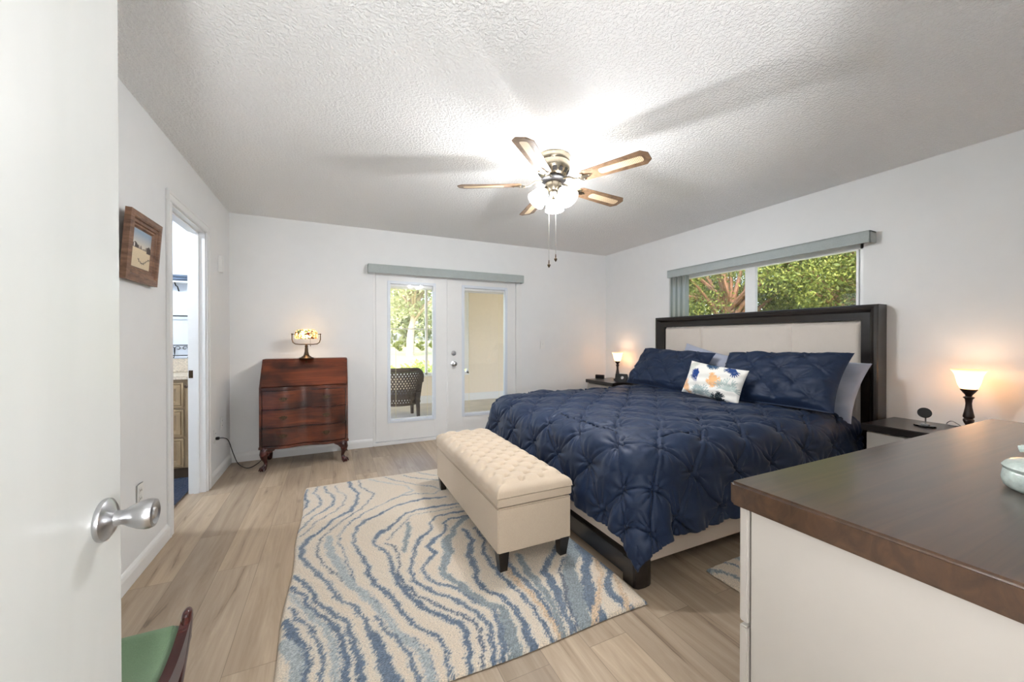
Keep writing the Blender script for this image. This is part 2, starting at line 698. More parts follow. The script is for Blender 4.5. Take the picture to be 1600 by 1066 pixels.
# window casing inside
# french door frame
mb = MB()
mb.box(FX0 - 0.004, FX0 + 0.022, YB - 0.006, YB + 0.13, 0, FZ, 0.003).box(FX1 - 0.075, FX1 + 0.004, YB - 0.012, YB + 0.13, 0, FZ, 0.003)
mb.box(FX0, FX1, YB - 0.006, YB + 0.13, FZ - 0.03, FZ + 0.004, 0.003)
mb.box(FX0, FX1, YB - 0.02, YB + 0.13, 0.0, 0.035, 0.004)
struct(mb, 'trim_2', M['trim'], 'white frame and threshold around the french doors', 'door trim')


def lite_door(name, x0, x1, lx0, lx1, label, with_lock):
    z0, z1 = 0.04, 1.968
    yf, yb_ = YB + 0.012, YB + 0.055
    lz0, lz1 = 0.255, 1.865
    b = MB()
    b.box(x0, lx0, yf, yb_, z0, z1, 0.003).box(lx1, x1, yf, yb_, z0, z1, 0.003)
    b.box(lx0, lx1, yf, yb_, z0, lz0, 0.0).box(lx0, lx1, yf, yb_, lz1, z1, 0.0)
    d = struct(b, name, M['trim'], label, 'glazed door', smooth=False)
    fr = MB()
    w, yy = 0.034, yf - 0.010
    fr.box(lx0 - 0.012, lx0 + w - 0.012, yy, yb_ + 0.01, lz0 - 0.012, lz1 + 0.012, 0.004).box(lx1 - w + 0.012, lx1 + 0.012, yy, yb_ + 0.01, lz0 - 0.012, lz1 + 0.012, 0.004)
    fr.box(lx0 + w - 0.014, lx1 - w + 0.014, yy, yb_ + 0.01, lz0 - 0.012, lz0 + w - 0.012, 0.004).box(lx0 + w - 0.014, lx1 - w + 0.014, yy, yb_ + 0.01, lz1 - w + 0.012, lz1 + 0.012, 0.004)
    fr.build('lite_frame', M['lite'], d)
    gx0, gx1, gz0, gz1 = lx0 + 0.02, lx1 - 0.02, lz0 + 0.02, lz1 - 0.02
    MB().box(gx0, gx1, yf + 0.014, yf + 0.018, gz0, gz1).build('glass_pane', M['glass'], d, False)
    # raised blind between the panes
    bl = MB()
    bl.box(gx0, gx1, yf + 0.022, yf + 0.038, gz1 - 0.03, gz1)
    for k in range(5):
        bl.box(gx0 + 0.004, gx1 - 0.004, yf + 0.023, yf + 0.037, gz1 - 0.036 - k * 0.004, gz1 - 0.034 - k * 0.004)
    bl.box(gx0, gx1, yf + 0.022, yf + 0.036, gz0, gz0 + 0.012)
    bo = bl.build('raised_blind', M['white'], d, False)
    for fx in (0.13, 0.87):
        xx = gx0 + fx * (gx1 - gx0)
        MB().tube([(xx, yf + 0.029, gz0), (xx, yf + 0.029, gz1 - 0.03)], 0.0016, 6).build('blind_cord', M['cord'], d)
    MB().box(lx1 - 0.017, lx1 - 0.005, yy - 0.008, yy + 0.002, lz1 - 0.09, lz1 - 0.03, 0.003).build('blind_slider', M['white'], d)
    if with_lock:
        kx = x0 + 0.066
        mt = Matrix.Rotation(R(90), 4, 'X')
        for nm, kz, prof in (('door_knob', 0.905, [(0.0, 0), (0.033, 0), (0.033, 0.006), (0.014, 0.012), (0.012, 0.03), (0.020, 0.036), (0.027, 0.05), (0.027, 0.062), (0.020, 0.068), (0, 0.07)]),
                             ('deadbolt', 1.035, [(0, 0), (0.031, 0), (0.031, 0.008), (0.027, 0.013), (0.012, 0.015), (0, 0.015)])):
            kb = MB().lathe(prof, 28, mat=Matrix.Translation((kx, yf, kz)) @ mt)
            if nm == 'deadbolt':
                kb.box(kx - 0.005, kx + 0.005, yf - 0.035, yf - 0.012, kz - 0.013, kz + 0.013, 0.002)
            kb.build(nm, M['nickel'], d)
    return d


lite_door('door_1', 0.441, 1.272, 0.578, 1.112, 'left white french door with raised blind in its glass, no knob', False)
lite_door('door_2', 1.278, 2.188, 1.462, 2.058, 'right white french door with knob and deadbolt', True)
MB()
ast = MB().box(1.262, 1.288, YB + 0.002, YB + 0.016, 0.04, 1.968, 0.003)
struct(ast, 'trim_3', M['trim'], 'narrow white astragal strip where the french doors meet', 'door trim')


def outline_valance(axis, a0, a1, wall, depth, z0, z1, name, label):
    b = MB()
    t = 0.012
    if axis == 'x':
        b.box(a0, a1, wall - depth, wall - depth + t, z0, z1, 0.002)
        b.box(a0, a0 + t, wall - depth, wall - 0.001, z0, z1, 0.002).box(a1 - t, a1, wall - depth, wall - 0.001, z0, z1, 0.002)
        b.box(a0, a1, wall - depth, wall - 0.001, z1 - t, z1, 0.002)
    else:
        b.box(wall - depth, wall - depth + t, a0, a1, z0, z1, 0.002)
        b.box(wall - depth, wall - 0.001, a0, a0 + t, z0, z1, 0.002).box(wall - depth, wall - 0.001, a1 - t, a1, z0, z1, 0.002)
        b.box(wall - depth, wall - 0.001, a0, a1, z1 - t, z1, 0.002)
    o = b.build(name, M['valance'], None, False)
    return tag(o, label, 'valance')


outline_valance('x', 0.352, 2.262, YB, 0.095, 1.940, 2.036, 'window_valance', 'long grey fabric blind valance above the french doors')
vr = outline_valance('y', 1.425, 3.300, XR, 0.10, 1.925, 2.012, 'window_valance', 'grey fabric blind valance above the bed window')
# vertical blind louvres stacked at the far end of the bed window
vb = thing('vertical_blind', 'stacked white and grey vertical blind slats at the far end of the bed window', 'blind', (XR - 0.05, 3.18, 1.92))
for k in range(7):
    yy = 3.265 - k * 0.034
    b = MB()
    ang = R(18 + 4 * (k % 2))
    w = 0.042

    def f(u, v, yy=yy, ang=ang, w=w):
        s = (u - 0.5) * 2
        x = XR - 0.052 + s * w * math.cos(ang)
        y = yy + s * w * math.sin(ang) * 0.6 + 0.004 * (1 - s * s)
        return (x, y, 1.22 + v * 0.71)
    b.grid(f, 6, 2)
    o = b.build('blind_slat', M['blind'] if k % 2 else M['valance'], vb, world=True)
    sm = o.modifiers.new('th', 'SOLIDIFY')
    sm.thickness = 0.0015

# bed window: vinyl frame, two panes
b = MB()
xo, xi = XR + 0.085, XR + 0.035
f_ = 0.035
b.box(xi, xo, WY0, WY1, WZ0, WZ0 + f_, 0.003).box(xi, xo, WY0, WY1, WZ1 - f_ - 0.03, WZ1, 0.003)
b.box(xi, xo, WY0, WY0 + f_, WZ0, WZ1, 0.003).box(xi, xo, WY1 - f_, WY1, WZ0, WZ1, 0.003)
b.box(XR - 0.004, xo, WY0 - 0.002, WY1 + 0.002, WZ0 - 0.02, WZ0 + 0.004, 0.003)
win = struct(b, 'window_1', M['vinyl'], 'white sliding window above the bed headboard', 'window')
b = MB()
b.box(xi + 0.004, xo - 0.01, 2.40, 2.452, WZ0 + f_, WZ1 - f_ - 0.03, 0.003).box(xi - 0.012, xi + 0.02, 2.335, 2.40, WZ0 + f_, WZ1 - f_ - 0.03, 0.003)
b.box(xi - 0.01, xi + 0.02, 1.54, 1.556, WZ0 + f_, WZ1 - f_ - 0.03, 0.002)
b.build('sash_rail', M['vinyl'], win)
MB().box(xi + 0.022, xi + 0.026, WY0 + f_, 2.40, WZ0 + f_, WZ1 - f_ - 0.03).build('glass_pane', M['glass'], win, False)
MB().box(xi + 0.030, xi + 0.034, 2.40, WY1 - f_, WZ0 + f_, WZ1 - f_ - 0.03).build('glass_pane', M['glass'], win, False)

# ------------------------------------------------------------------ foreground entry door (open 90 degrees)
DXF = -0.345
b = MB().box(DXF - 0.036, DXF, 0.10, 0.918, 0.012, 2.045, 0.0015)
d3 = struct(b, 'door_3', M['door_white'], 'white bedroom entry door standing open in the left foreground', 'door')


def entry_knob(side):
    kb = MB()
    mt = Matrix.Translation((DXF if side > 0 else DXF - 0.036, 0.857, 0.912)) @ Matrix.Rotation(R(90 * side), 4, 'Y')
    kb.lathe([(0, 0), (0.0335, 0), (0.0345, 0.003), (0.0335, 0.007), (0.026, 0.012), (0.016, 0.015), (0.0125, 0.017), (0.0115, 0.024),
              (0.0125, 0.028), (0.017, 0.036), (0.022, 0.046), (0.0245, 0.056), (0.0245, 0.062), (0.0225, 0.067), (0.018, 0.0685), (0.0135, 0.066), (0.010, 0.0655), (0.008, 0.068), (0.005, 0.0685), (0, 0.0675)], 40, mat=mt)
    kb.build('door_knob', M['nickel'], d3)
    if side > 0:
        kh = MB().ball((DXF + 0.0055, 0.857 + 0.004, 0.912 - 0.0225), 0.0032, (0.5, 1, 1))
        kh.build('screw_hole', M['black'], d3)


entry_knob(1)
entry_knob(-1)
MB().box(DXF - 0.030, DXF - 0.006, 0.9175, 0.9195, 0.885, 0.94, 0.001).build('latch_plate', M['nickel'], d3)
# frame of entry doorway
b = MB().box(-0.40, -0.382, YN - T - 0.005, YN + 0.005, 0, 2.07).box(0.742, 0.76, YN - T - 0.005, YN + 0.005, 0, 2.07).box(-0.40, 0.76, YN - T - 0.005, YN + 0.005, 2.052, 2.07)
struct(b, 'trim_4', M['trim'], 'white frame of the bedroom entry doorway', 'door trim', smooth=False)

# ------------------------------------------------------------------ wall plates
def plate(name, loc, rz, label, cat, kind='outlet', group=None):
    t = thing(name, label, cat, loc, rz, group)
    MB().box(-0.036, 0.036, -0.006, 0, -0.058, 0.058, 0.003).build('cover_plate', M['white'], t)
    if kind == 'outlet':
        for dz in (-0.021, 0.021):
            o = MB().box(-0.016, 0.016, -0.008, -0.005, dz - 0.014, dz + 0.014, 0.002).build('socket', M['white'], t)
            MB().box(-0.008, -0.005, -0.0086, -0.0078, dz - 0.004, dz + 0.006).box(0.005, 0.008, -0.0086, -0.0078, dz - 0.004, dz + 0.006).build('slot', M['outlet_slot'], o, False)
    else:
        MB().box(-0.006, 0.006, -0.016, -0.005, -0.004, 0.014, 0.002).build('toggle', M['white'], t)
    return t


plate('light_switch', (2.592, YB, 1.133), 0, 'white toggle light switch right of the french doors', 'light switch', 'switch')
plate('wall_outlet', (XL, 2.605, 0.405), R(90), 'white outlet low on the left wall, nearest the entry door', 'wall outlet')
plate('wall_outlet', (XL, 4.0, 0.385), R(90), 'white outlet on the left wall with the black lamp cord plugged in', 'wall outlet')
plate('wall_outlet', (XL, 4.215, 0.452), R(90), 'white jack plate on the left wall beside the corner', 'wall outlet')
b = MB().box(XL, XL + 0.03, 4.13, 4.205, 1.80, 1.945, 0.004)
tag(b.build('door_chime', M['white']), 'small white box mounted high on left wall between bathroom door and corner', 'wall box')

# ------------------------------------------------------------------ framed painting
pt = thing('framed_painting', 'small winter landscape painting in a stepped brown wood frame on the left wall', 'painting', (XL + 0.002, 2.575, 1.667))
PW, PH = 0.360, 0.338
tilt = Matrix.Rotation(R(-5.2), 4, 'Y')  # top leans into the room
tilt = Matrix.Rotation(R(4.2), 4, 'Y')


def frame_loop(prof, w, h):
    """prof: (inset, depth) pairs; loop in YZ plane, depth +X"""
    v, f = [], []
    for (ins, dep) in prof:
        hw, hh = w / 2 - ins, h / 2 - ins
        v += [(dep, -hw, -hh), (dep, hw, -hh), (dep, hw, hh), (dep, -hw, hh)]
    n = len(prof)
    for i in range(n - 1):
        for k in range(4):
            f.append([i * 4 + k, i * 4 + (k + 1) % 4, (i + 1) * 4 + (k + 1) % 4, (i + 1) * 4 + k])
    f.append([0, 1, 2, 3])
    return v, f


M['frame_wood'] = wood('picture_frame_wood', (92, 62, 44), (150, 112, 86), (12, 12, 50), 0.5, 0.1, 4, 0.8)
v, f = frame_loop([(0, 0), (0, 0.024), (0.026, 0.028), (0.034, 0.024), (0.037, 0.018), (0.052, 0.020), (0.056, 0.013), (0.066, 0.015), (0.072, 0.008), (0.076, 0.006)], PW, PH)
shift = Matrix.Translation((0.016, 0, 0)) @ tilt
MB().raw(v, f, shift).build('frame', M['frame_wood'], pt, 20)
# the painting, vertex colours
nu, nv = 90, 80
uu, vv = np.meshgrid(np.linspace(0, 1, nu + 1), np.linspace(0, 1, nv + 1))
skyc, horc, snow = np.array(lin((150, 170, 190))), np.array(lin((226, 216, 196))), np.array(lin((226, 208, 176)))
col = np.where((vv > 0.52)[..., None], horc + (skyc - horc) * np.clip((vv - 0.52) / 0.4, 0, 1)[..., None], snow * (0.9 + 0.25 * vv[..., None]))
rr = np.random.RandomState(3)
dark = np.array(lin((72, 62, 58)))
treeh = 0.52 + 0.10 * np.abs(np.sin(uu * 23) * np.sin(uu * 9 + 1))
col = np.where(((vv > 0.5) & (vv < treeh))[..., None], np.array(lin((140, 128, 118))), col)
for (a, b_, c, d) in ((0.02, 0.34, 0.5, 0.66), (0.78, 1.0, 0.46, 0.66)):
    roof = d - 0.5 * np.abs(uu - (a + b_) / 2)
    col = np.where(((uu > a) & (uu < b_) & (vv > c) & (vv < roof))[..., None], dark, col)
col = np.where(((uu > 0.1) & (uu < 0.16) & (vv > 0.52) & (vv < 0.62))[..., None], np.array(lin((228, 222, 214))), col)
fence = (np.abs(vv - (0.22 + 0.08 * np.sin(uu * 8))) < 0.012) & (uu > 0.35)
col = np.where(fence[..., None], dark, col)
col = np.where(((np.abs(np.sin(uu * 34)) > 0.97) & (np.abs(vv - (0.22 + 0.08 * np.sin(uu * 8))) < 0.05) & (uu > 0.35))[..., None], dark, col)
col *= (0.94 + 0.12 * rr.rand(*uu.shape))[..., None]
iw, ih = PW - 0.148, PH - 0.148
V = np.stack([np.full(uu.size, 0.0068), (uu.ravel() - 0.5) * iw, (vv.ravel() - 0.5) * ih], 1)
V4 = np.array([tuple(shift @ Vector(p)) for p in V])
np_mesh('canvas', V4, grid_faces(nu, nv), attr_mat('winter_painting', 0.5), pt, False, paint=col.reshape(-1, 3))

# ------------------------------------------------------------------ ceiling fan
FC = (1.355, 2.225)
fan = thing('ceiling_fan', 'five blade ceiling fan with brushed brass body, wood and cane blades and lit glass shades', 'ceiling fan', (FC[0], FC[1], H))
MB().lathe([(0, 0), (0.113, 0), (0.115, -0.012), (0.112, -0.040), (0.1105, -0.042)], 48).build('ceiling_plate', M['brass'], fan)
hs = MB().lathe([(0.1, -0.04), (0.105, -0.0425), (0.112, -0.046), (0.113, -0.075), (0.108, -0.095), (0.088, -0.125), (0.070, -0.140), (0.0, -0.140)], 48).build('motor_housing', M['brass'], fan)
vents = MB()
for k in range(14):
    a = 2 * PI * k / 14
    vents.box(-0.013, 0.013, -0.002, 0.002, -0.016, 0.016, 0.002, mat=Matrix.Rotation(a, 4, 'Z') @ Matrix.Translation((0, -0.0965, -0.112)) @ Matrix.Rotation(R(34), 4, 'X'))
vents.build('vent_slots', M['black'], hs)
MB().lathe([(0.0, -0.137), (0.066, -0.138), (0.082, -0.146), (0.084, -0.158), (0.070, -0.168), (0.05, -0.172), (0.0, -0.172)], 40).build('flywheel', M['black'], fan)
MB().lathe([(0.0, -0.17), (0.052, -0.171), (0.056, -0.178), (0.055, -0.215), (0.048, -0.232), (0.030, -0.242), (0.022, -0.262), (0.018, -0.275), (0.008, -0.285), (0, -0.286)], 36).build('light_fitter', M['brass'], fan)

BL0, BL1, BW = 0.215, 0.652, 0.062
ZB = -0.185


def blade_outline(ins=0.0):
    pts = [(BL0 + ins, -0.040 + ins * 0.6), (BL0 + 0.02, -0.052 + ins), (BL1 - 0.035, -BW - 0.004 + ins), (BL1 - ins, -BW + 0.030), (BL1 - ins, BW - 0.030), (BL1 - 0.035, BW + 0.004 - ins), (BL0 + 0.02, 0.052 - ins), (BL0 + ins, 0.040 - ins * 0.6)]
    return pts


def slot_outline():
    pts = []
    a, b_, hw = 0.335, 0.615, 0.027
    for k in range(9):
        t = PI / 2 + PI * k / 8
        pts.append((a + 0.018 + 0.018 * math.cos(t), hw * math.sin(t)))
    for k in range(9):
        t = -PI / 2 + PI * k / 8
        pts.append((b_ - 0.018 + 0.018 * math.cos(t), hw * math.sin(t)))
    return pts


def cane_mat():
    m = N('cane_inset')
    v = m.coords()
    w1 = m.n('TexWave')
    w1.inputs['Scale'].default_value = 32
    w1.bands_direction = 'X'
    w2 = m.n('TexWave')
    w2.inputs['Scale'].default_value = 32
    w2.bands_direction = 'Y'
    m.l(v, w1.inputs['Vector'])
    m.l(v, w2.inputs['Vector'])
    k = m.math('MULTIPLY', w1.outputs['Fac'], w2.outputs['Fac'])
    m.base(m.ramp(k, [(0.35, lin((236, 214, 178))), (0.6, lin((150, 112, 80)))]))
    m.pbr(0.6)
    return m.m


M['cane'] = cane_mat()
blade0 = None
for k in range(5):
    a = R(7.6 + 72 * k)
    bl = MB().prism(blade_outline(), 0.006, 'z', -0.003, 0.0015).build('fan_blade', M['blade_wood'], fan)
    MB().prism(slot_outline(), 0.0084, 'z', -0.0042).build('cane_inset', M['cane'], bl, False)
    br_ = MB()
    br_.tube([(0.075, 0, 0.028), (0.12, 0, 0.022), (0.165, 0.0, -0.006), (0.2, 0, -0.012)], [0.008, 0.007, 0.007, 0.006], 8)
    br_.prism([(0.19, -0.012), (0.215, -0.038), (0.235, -0.034), (0.232, -0.018), (0.262, -0.016), (0.285, 0.0), (0.262, 0.016), (0.232, 0.018), (0.235, 0.034), (0.215, 0.038), (0.19, 0.012)], 0.005, 'z', -0.0095, 0.001)
    for (sx, sy) in ((0.225, -0.026), (0.225, 0.026), (0.27, 0)):
        br_.ball((sx, sy, -0.010), 0.005, (1, 1, 0.5), 8)
    br_.build('blade_bracket', M['brass'], bl)
    bl.rotation_euler = (R(-12), 0, a)
    bl.location = (0, 0, ZB)
M['shade_glow'] = glow_mat('frosted_glass_lit', (0.9, 0.9, 0.9), (1, 0.985, 0.96), 0.7, 0.36)
bulbs = []
for k in range(3):
    a = R(-65 + 120 * k)
    m_ = Matrix.Rotation(a, 4, 'Z') @ Matrix.Translation((0.052, 0, -0.225)) @ Matrix.Rotation(R(180 - 42), 4, 'Y')
    sh = MB().lathe([(0.016, 0.0), (0.022, 0.012), (0.036, 0.030), (0.050, 0.055), (0.057, 0.080), (0.058, 0.098), (0.066, 0.118)], 28, mat=m_, close=False).build('lamp_shade', M['shade_glow'], fan)
    MB().lathe([(0, -0.03), (0.017, -0.028), (0.020, 0.0), (0.023, 0.014), (0.02, 0.016), (0, 0.016)], 20, mat=m_).build('shade_holder', M['brass'], sh)
    MB().lathe([(0, 0.018), (0.012, 0.02), (0.022, 0.045), (0.025, 0.06), (0.018, 0.078), (0, 0.086)], 16, mat=m_).build('light_bulb', M['shade_glow'], sh)
    pos = m_ @ Vector((0, 0, 0.100))
    lamp('fan_light', 'POINT', pos, FAN_WATTS, (0.975, 0.985, 1.0), 0.028, parent=fan)
for (dx, dy, L) in ((-0.055, -0.035, 0.735), (0.0, -0.03, 0.69)):
    c_ = MB()
    c_.tube([(dx * 0.4, dy * 0.4, -0.25), (dx, dy, -0.30), (dx, dy, -L)], 0.0013, 6)
    ch = c_.build('pull_chain', M['chain'], fan)
    MB().lathe([(0, 0.03), (0.003, 0.028), (0.004, 0.008), (0.0025, 0.004), (0.011, -0.002), (0.009, -0.010), (0.003, -0.020), (0, -0.024)], 14, (dx, dy, -L)).build('chain_pendant', M['bronze'], ch)

# ------------------------------------------------------------------ secretary desk
DX, DYF, DW = -0.236, 4.085, 0.742
desk = thing('slant_front_desk', 'reddish mahogany slant front desk with three drawers and claw feet', 'desk', (DX, DYF, 0))
hw = DW / 2


def serp(x):
    return -0.017 * math.cos(4 * PI * x / DW)


def serp_front(z0, z1, inset, proud, w=None, depth=0.03, n=40):
    """a slab whose front follows the serpentine curve; local y, front toward -y"""
    w = w or hw - inset
    xs = [-w + 2 * w * i / n for i in range(n + 1)]
    front = [(x, -proud - serp(x) * -1 * -1) for x in xs]
    pts = [(x, 0.02 - proud - serp(x)) for x in xs] + [(w, 0.02 + depth), (-w, 0.02 + depth)]
    return pts


b = MB()
# sides with the slant profile
side = [(0.022, 0.205), (0.43, 0.205), (0.43, 1.012), (0.225, 1.012), (0.022, 0.762)]
b.prism(side, 0.018, 'x', -hw, 0.0015).prism(side, 0.018, 'x', hw - 0.018, 0.0015)
b.box(-hw, hw, 0.22, 0.432, 0.994, 1.014, 0.003)
b.box(-hw + 0.01, hw - 0.01, 0.40, 0.425, 0.2, 1.0)
b.box(-hw + 0.01, hw - 0.01, 0.05, 0.42, 0.205, 0.225)
b.box(-hw + 0.01, hw - 0.01, 0.06, 0.42, 0.725, 0.745)
b.build('carcass', M['mahogany'], desk, 30)
for z0, z1 in ((0.735, 0.762), (0.198, 0.222)):
    pr = 0.016 if z1 < 0.3 else 0.004
    MB().prism(serp_front(z0, z1, -0.006 if z1 < 0.3 else 0, pr, depth=0.03), z1 - z0, 'z', z0, 0.003).build('moulding', M['mahogany'], desk, 30)
dz = [(0.226, 0.383), (0.395, 0.552), (0.564, 0.728)]


def pull_handle(parent, x, y, z):
    b = MB()
    out = [(-0.036, 0), (-0.03, 0.010), (-0.018, 0.008), (-0.012, 0.018), (0, 0.013), (0.012, 0.018), (0.018, 0.008), (0.03, 0.010), (0.036, 0), (0.026, -0.010), (0.014, -0.008), (0.008, -0.016), (0, -0.020), (-0.008, -0.016), (-0.014, -0.008), (-0.026, -0.010)]
    b.prism(out, 0.003, 'y', -0.003)
    b.ball((-0.024, -0.006, 0.002), 0.005, seg=8).ball((0.024, -0.006, 0.002), 0.005, seg=8)
    b.tube([(-0.024, -0.010, 0.002), (-0.022, -0.012, -0.012), (-0.010, -0.013, -0.020), (0.010, -0.013, -0.020), (0.022, -0.012, -0.012), (0.024, -0.010, 0.002)], 0.0025, 8)
    return b.build('drawer_pull', M['bronze'], parent, xf=Matrix.Translation((x, y, z)))


for i, (z0, z1) in enumerate(dz):
    d = MB().prism(serp_front(z0, z1, 0.022, 0.004, depth=0.02), z1 - z0, 'z', z0, 0.002).build('drawer', M['mahogany'], desk, 30)
    for x in (-0.178, 0.178):
        pull_handle(d, x, 0.016 - serp(x), (z0 + z1) / 2 + 0.01)
# drawer dividers
b = MB()
for z in (0.389, 0.558):
    b.prism(serp_front(z - 0.005, z + 0.005, 0.016, -0.003, depth=0.02), 0.010, 'z', z - 0.005)
b.build('drawer_divider', M['mahogany_dark'], desk, 30)
# slanted fall front
p0, p1 = Vector((0, 0.018, 0.764)), Vector((0, 0.222, 1.013))
dvec = (p1 - p0)
ang = math.atan2(dvec.z, dvec.y)
mt = Matrix.Translation((0, 0.016, 0.766)) @ Matrix.Rotation(ang, 4, 'X')
b = MB().box(-hw + 0.016, hw - 0.016, 0, dvec.length - 0.004, -0.012, 0.010, 0.003, mat=mt)
ff = b.build('fall_front', M['mahogany'], desk, 30)
MB().prism([(-0.006, -0.012), (0.006, -0.012), (0.009, 0.0), (0.004, 0.012), (-0.004, 0.012), (-0.009, 0)], 0.002, 'z', 0.009, mat=mt @ Matrix.Translation((0, dvec.length - 0.05, 0.001))).build('keyhole_plate', M['bronze'], ff)
# legs
for sx in (-1, 1):
    for fy, yy in ((1, 0.045), (-1, 0.385)):
        b = MB()
        X, sy = sx * (hw - 0.05), (-1 if fy == 1 else 1)
        b.box(X - 0.036, X + 0.036, yy - 0.036, yy + 0.036, 0.185, 0.203, 0.004)
        ox, oy = sx * 0.707, sy * 0.707
        P = [(0, 0.196, 0.040), (0.012, 0.175, 0.040), (0.022, 0.15, 0.036), (0.020, 0.12, 0.026), (0.008, 0.09, 0.017), (0.002, 0.065, 0.014), (0.010, 0.045, 0.018), (0.022, 0.026, 0.024), (0.027, 0.012, 0.021), (0.028, 0.002, 0.012)]
        b.tube([(X + ox * o_, yy + oy * o_, z) for o_, z, r_ in P], [r_ for o_, z, r_ in P], 14)
        for tt in (-0.6, 0, 0.6):
            ca, sa = math.cos(tt), math.sin(tt)
            tx, ty = ox * ca - oy * sa, ox * sa + oy * ca
            b.tube([(X + tx * 0.02, yy + ty * 0.02, 0.042), (X + tx * 0.046, yy + ty * 0.046, 0.028), (X + tx * 0.056, yy + ty * 0.056, 0.004)], [0.008, 0.008, 0.005], 8)
        # knee brackets
        b.prism([(0, 0), (-sx * 0.06, 0), (-sx * 0.05, -0.012), (-sx * 0.02, -0.03), (0, -0.05)], 0.02, 'y', -0.01, mat=Matrix.Translation((X - sx * 0.02, yy + sy * 0.02, 0.198)))
        b.build('leg', M['mahogany_dark'], desk)

# desk lamp
LX, LY = DX + 0.0, 4.30
dl = thing('bankers_lamp', 'bronze desk lamp with lit stained glass shade on the mahogany desk', 'desk lamp', (LX, LY, 1.014))
MB().lathe([(0, 0), (0.066, 0), (0.068, 0.006), (0.062, 0.012), (0.046, 0.016), (0.04, 0.024), (0.030, 0.028), (0.022, 0.045), (0.016, 0.07), (0.0145, 0.10), (0.012, 0.118), (0.016, 0.124), (0.012, 0.13), (0.009, 0.142), (0, 0.144)], 10).build('lamp_base', M['bronze'], dl, 50)
hb = MB()
W2 = 0.124
hb.tube([(-W2, 0, 0.242), (-W2, 0, 0.19), (-W2 + 0.008, 0, 0.162), (-W2 + 0.028, 0, 0.146), (-0.06, 0, 0.142), (0.06, 0, 0.142), (W2 - 0.028, 0, 0.146), (W2 - 0.008, 0, 0.162), (W2, 0, 0.19), (W2, 0, 0.242)], 0.0045, 10)
for s in (-1, 1):
    hb.ball((s * W2, 0, 0.243), 0.008, seg=10)
    hb.tube([(s * W2, 0, 0.243), (s * (W2 - 0.022), 0, 0.243)], 0.003, 8)
hb.build('shade_bracket', M['bronze'], dl)
M['stained'] = glow_mat('stained_glass_lit', (0.9, 0.8, 0.6), (1, 0.8, 0.5), 0.15, 0.25, True)


def shade_fn(u, v):
    # half-barrel, opening downward, rounded ends
    x = (u - 0.5) * 2
    ex = 0.104 * x
    rr_ = 0.057 * (1 - abs(x) ** 7) ** 0.5 if abs(x) < 1 else 0.0
    a = R(-12 + 204 * v)
    return (ex, -rr_ * math.cos(a) * 1.05, 0.212 + rr_ * 1.38 * max(-0.2, math.sin(a)))


sh = MB().grid(shade_fn, 40, 22).build('lamp_shade', M['stained'], dl)
sm = sh.modifiers.new('th', 'SOLIDIFY')
sm.thickness = 0.002
lamp('desk_lamp_light', 'POINT', (0, 0, 0.235), DESK_WATTS, (1.0, 0.72, 0.46), 0.02, parent=dl)
ch = MB().tube([(0.035, -0.02, 0.235), (0.037, -0.025, 0.130)], 0.001, 6).build('pull_chain', M['bronze'], dl)
MB().ball((0.037, -0.025, 0.128), 0.005, seg=10).build('chain_bead', M['bronze'], ch)

# cord from outlet to desk
pc = thing('power_cord', 'black power cord from the left wall outlet to behind the desk', 'cord', (XL + 0.02, 4.0, 0.36))
pts = [(XL + 0.028, 4.0, 0.364), (XL + 0.06, 4.005, 0.362), (XL + 0.09, 4.03, 0.33), (XL + 0.115, 4.08, 0.20), (XL + 0.14, 4.14, 0.09), (XL + 0.19, 4.24, 0.012), (XL + 0.25, 4.34, 0.012), (XL + 0.30, 4.42, 0.05), (XL + 0.36, 4.47, 0.11), (XL + 0.43, 4.529, 0.2), (XL + 0.46, 4.53, 0.45), (XL + 0.52, 4.53, 0.8)]


def smooth_pts(p, n=6):
    p = [Vector(q) for q in p]
    o_ = []
    for i in range(len(p) - 1):
        a, b_, c, d = p[max(i - 1, 0)], p[i], p[i + 1], p[min(i + 2, len(p) - 1)]
        for k in range(n):
            t = k / n
            o_.append(0.5 * ((2 * b_) + (-a + c) * t + (2 * a - 5 * b_ + 4 * c - d) * t * t + (-a + 3 * b_ - 3 * c + d) * t ** 3))
    o_.append(p[-1])
    return o_


MB().tube(smooth_pts(pts), 0.0035, 8).build('cable', M['black'], pc, world=True)
MB().box(XL + 0.0085, XL + 0.034, 3.989, 4.011, 0.352, 0.376, 0.003).build('plug', M['black'], pc, world=True)

# ------------------------------------------------------------------ bed
BY0, BY1 = 1.42, 3.41
bed = thing('king_bed', 'king bed with dark framed padded headboard and beige upholstered rails', 'bed', (2.45, 2.41, 0))
# headboard frame: y 1.355-3.44, front x 3.52, wall side 3.655
HY0, HY1, HZ = 1.357, 3.437, 1.462


def hb_loop(prof, y0, y1, zt, open_bottom=0.25):
    """prof: (inset, x) ; an upside-down U moulding"""
    v, f = [], []
    for (ins, x) in prof:
        v += [(x, y0 + ins, open_bottom), (x, y0 + ins, zt - ins), (x, y1 - ins, zt - ins), (x, y1 - ins, open_bottom)]
    n = len(prof)
    for i in range(n - 1):
        for k in range(3):
            f.append([i * 4 + k, i * 4 + k + 1, (i + 1) * 4 + k + 1, (i + 1) * 4 + k])
    return v, f


v, f = hb_loop([(0, 3.655), (0, 3.535), (0.005, 3.525), (0.020, 3.518), (0.034, 3.522), (0.050, 3.548), (0.056, 3.556), (0.110, 3.560), (0.112, 3.60)], HY0, HY1, HZ, 0.0)
MB().raw(v, f).build('headboard_frame', M['espresso'], bed, 25, world=True)
MB().box(3.60, 3.65, HY0 + 0.02, HY1 - 0.02, 0.25, HZ - 0.02).build('headboard_back', M['espresso'], bed, False, world=True)
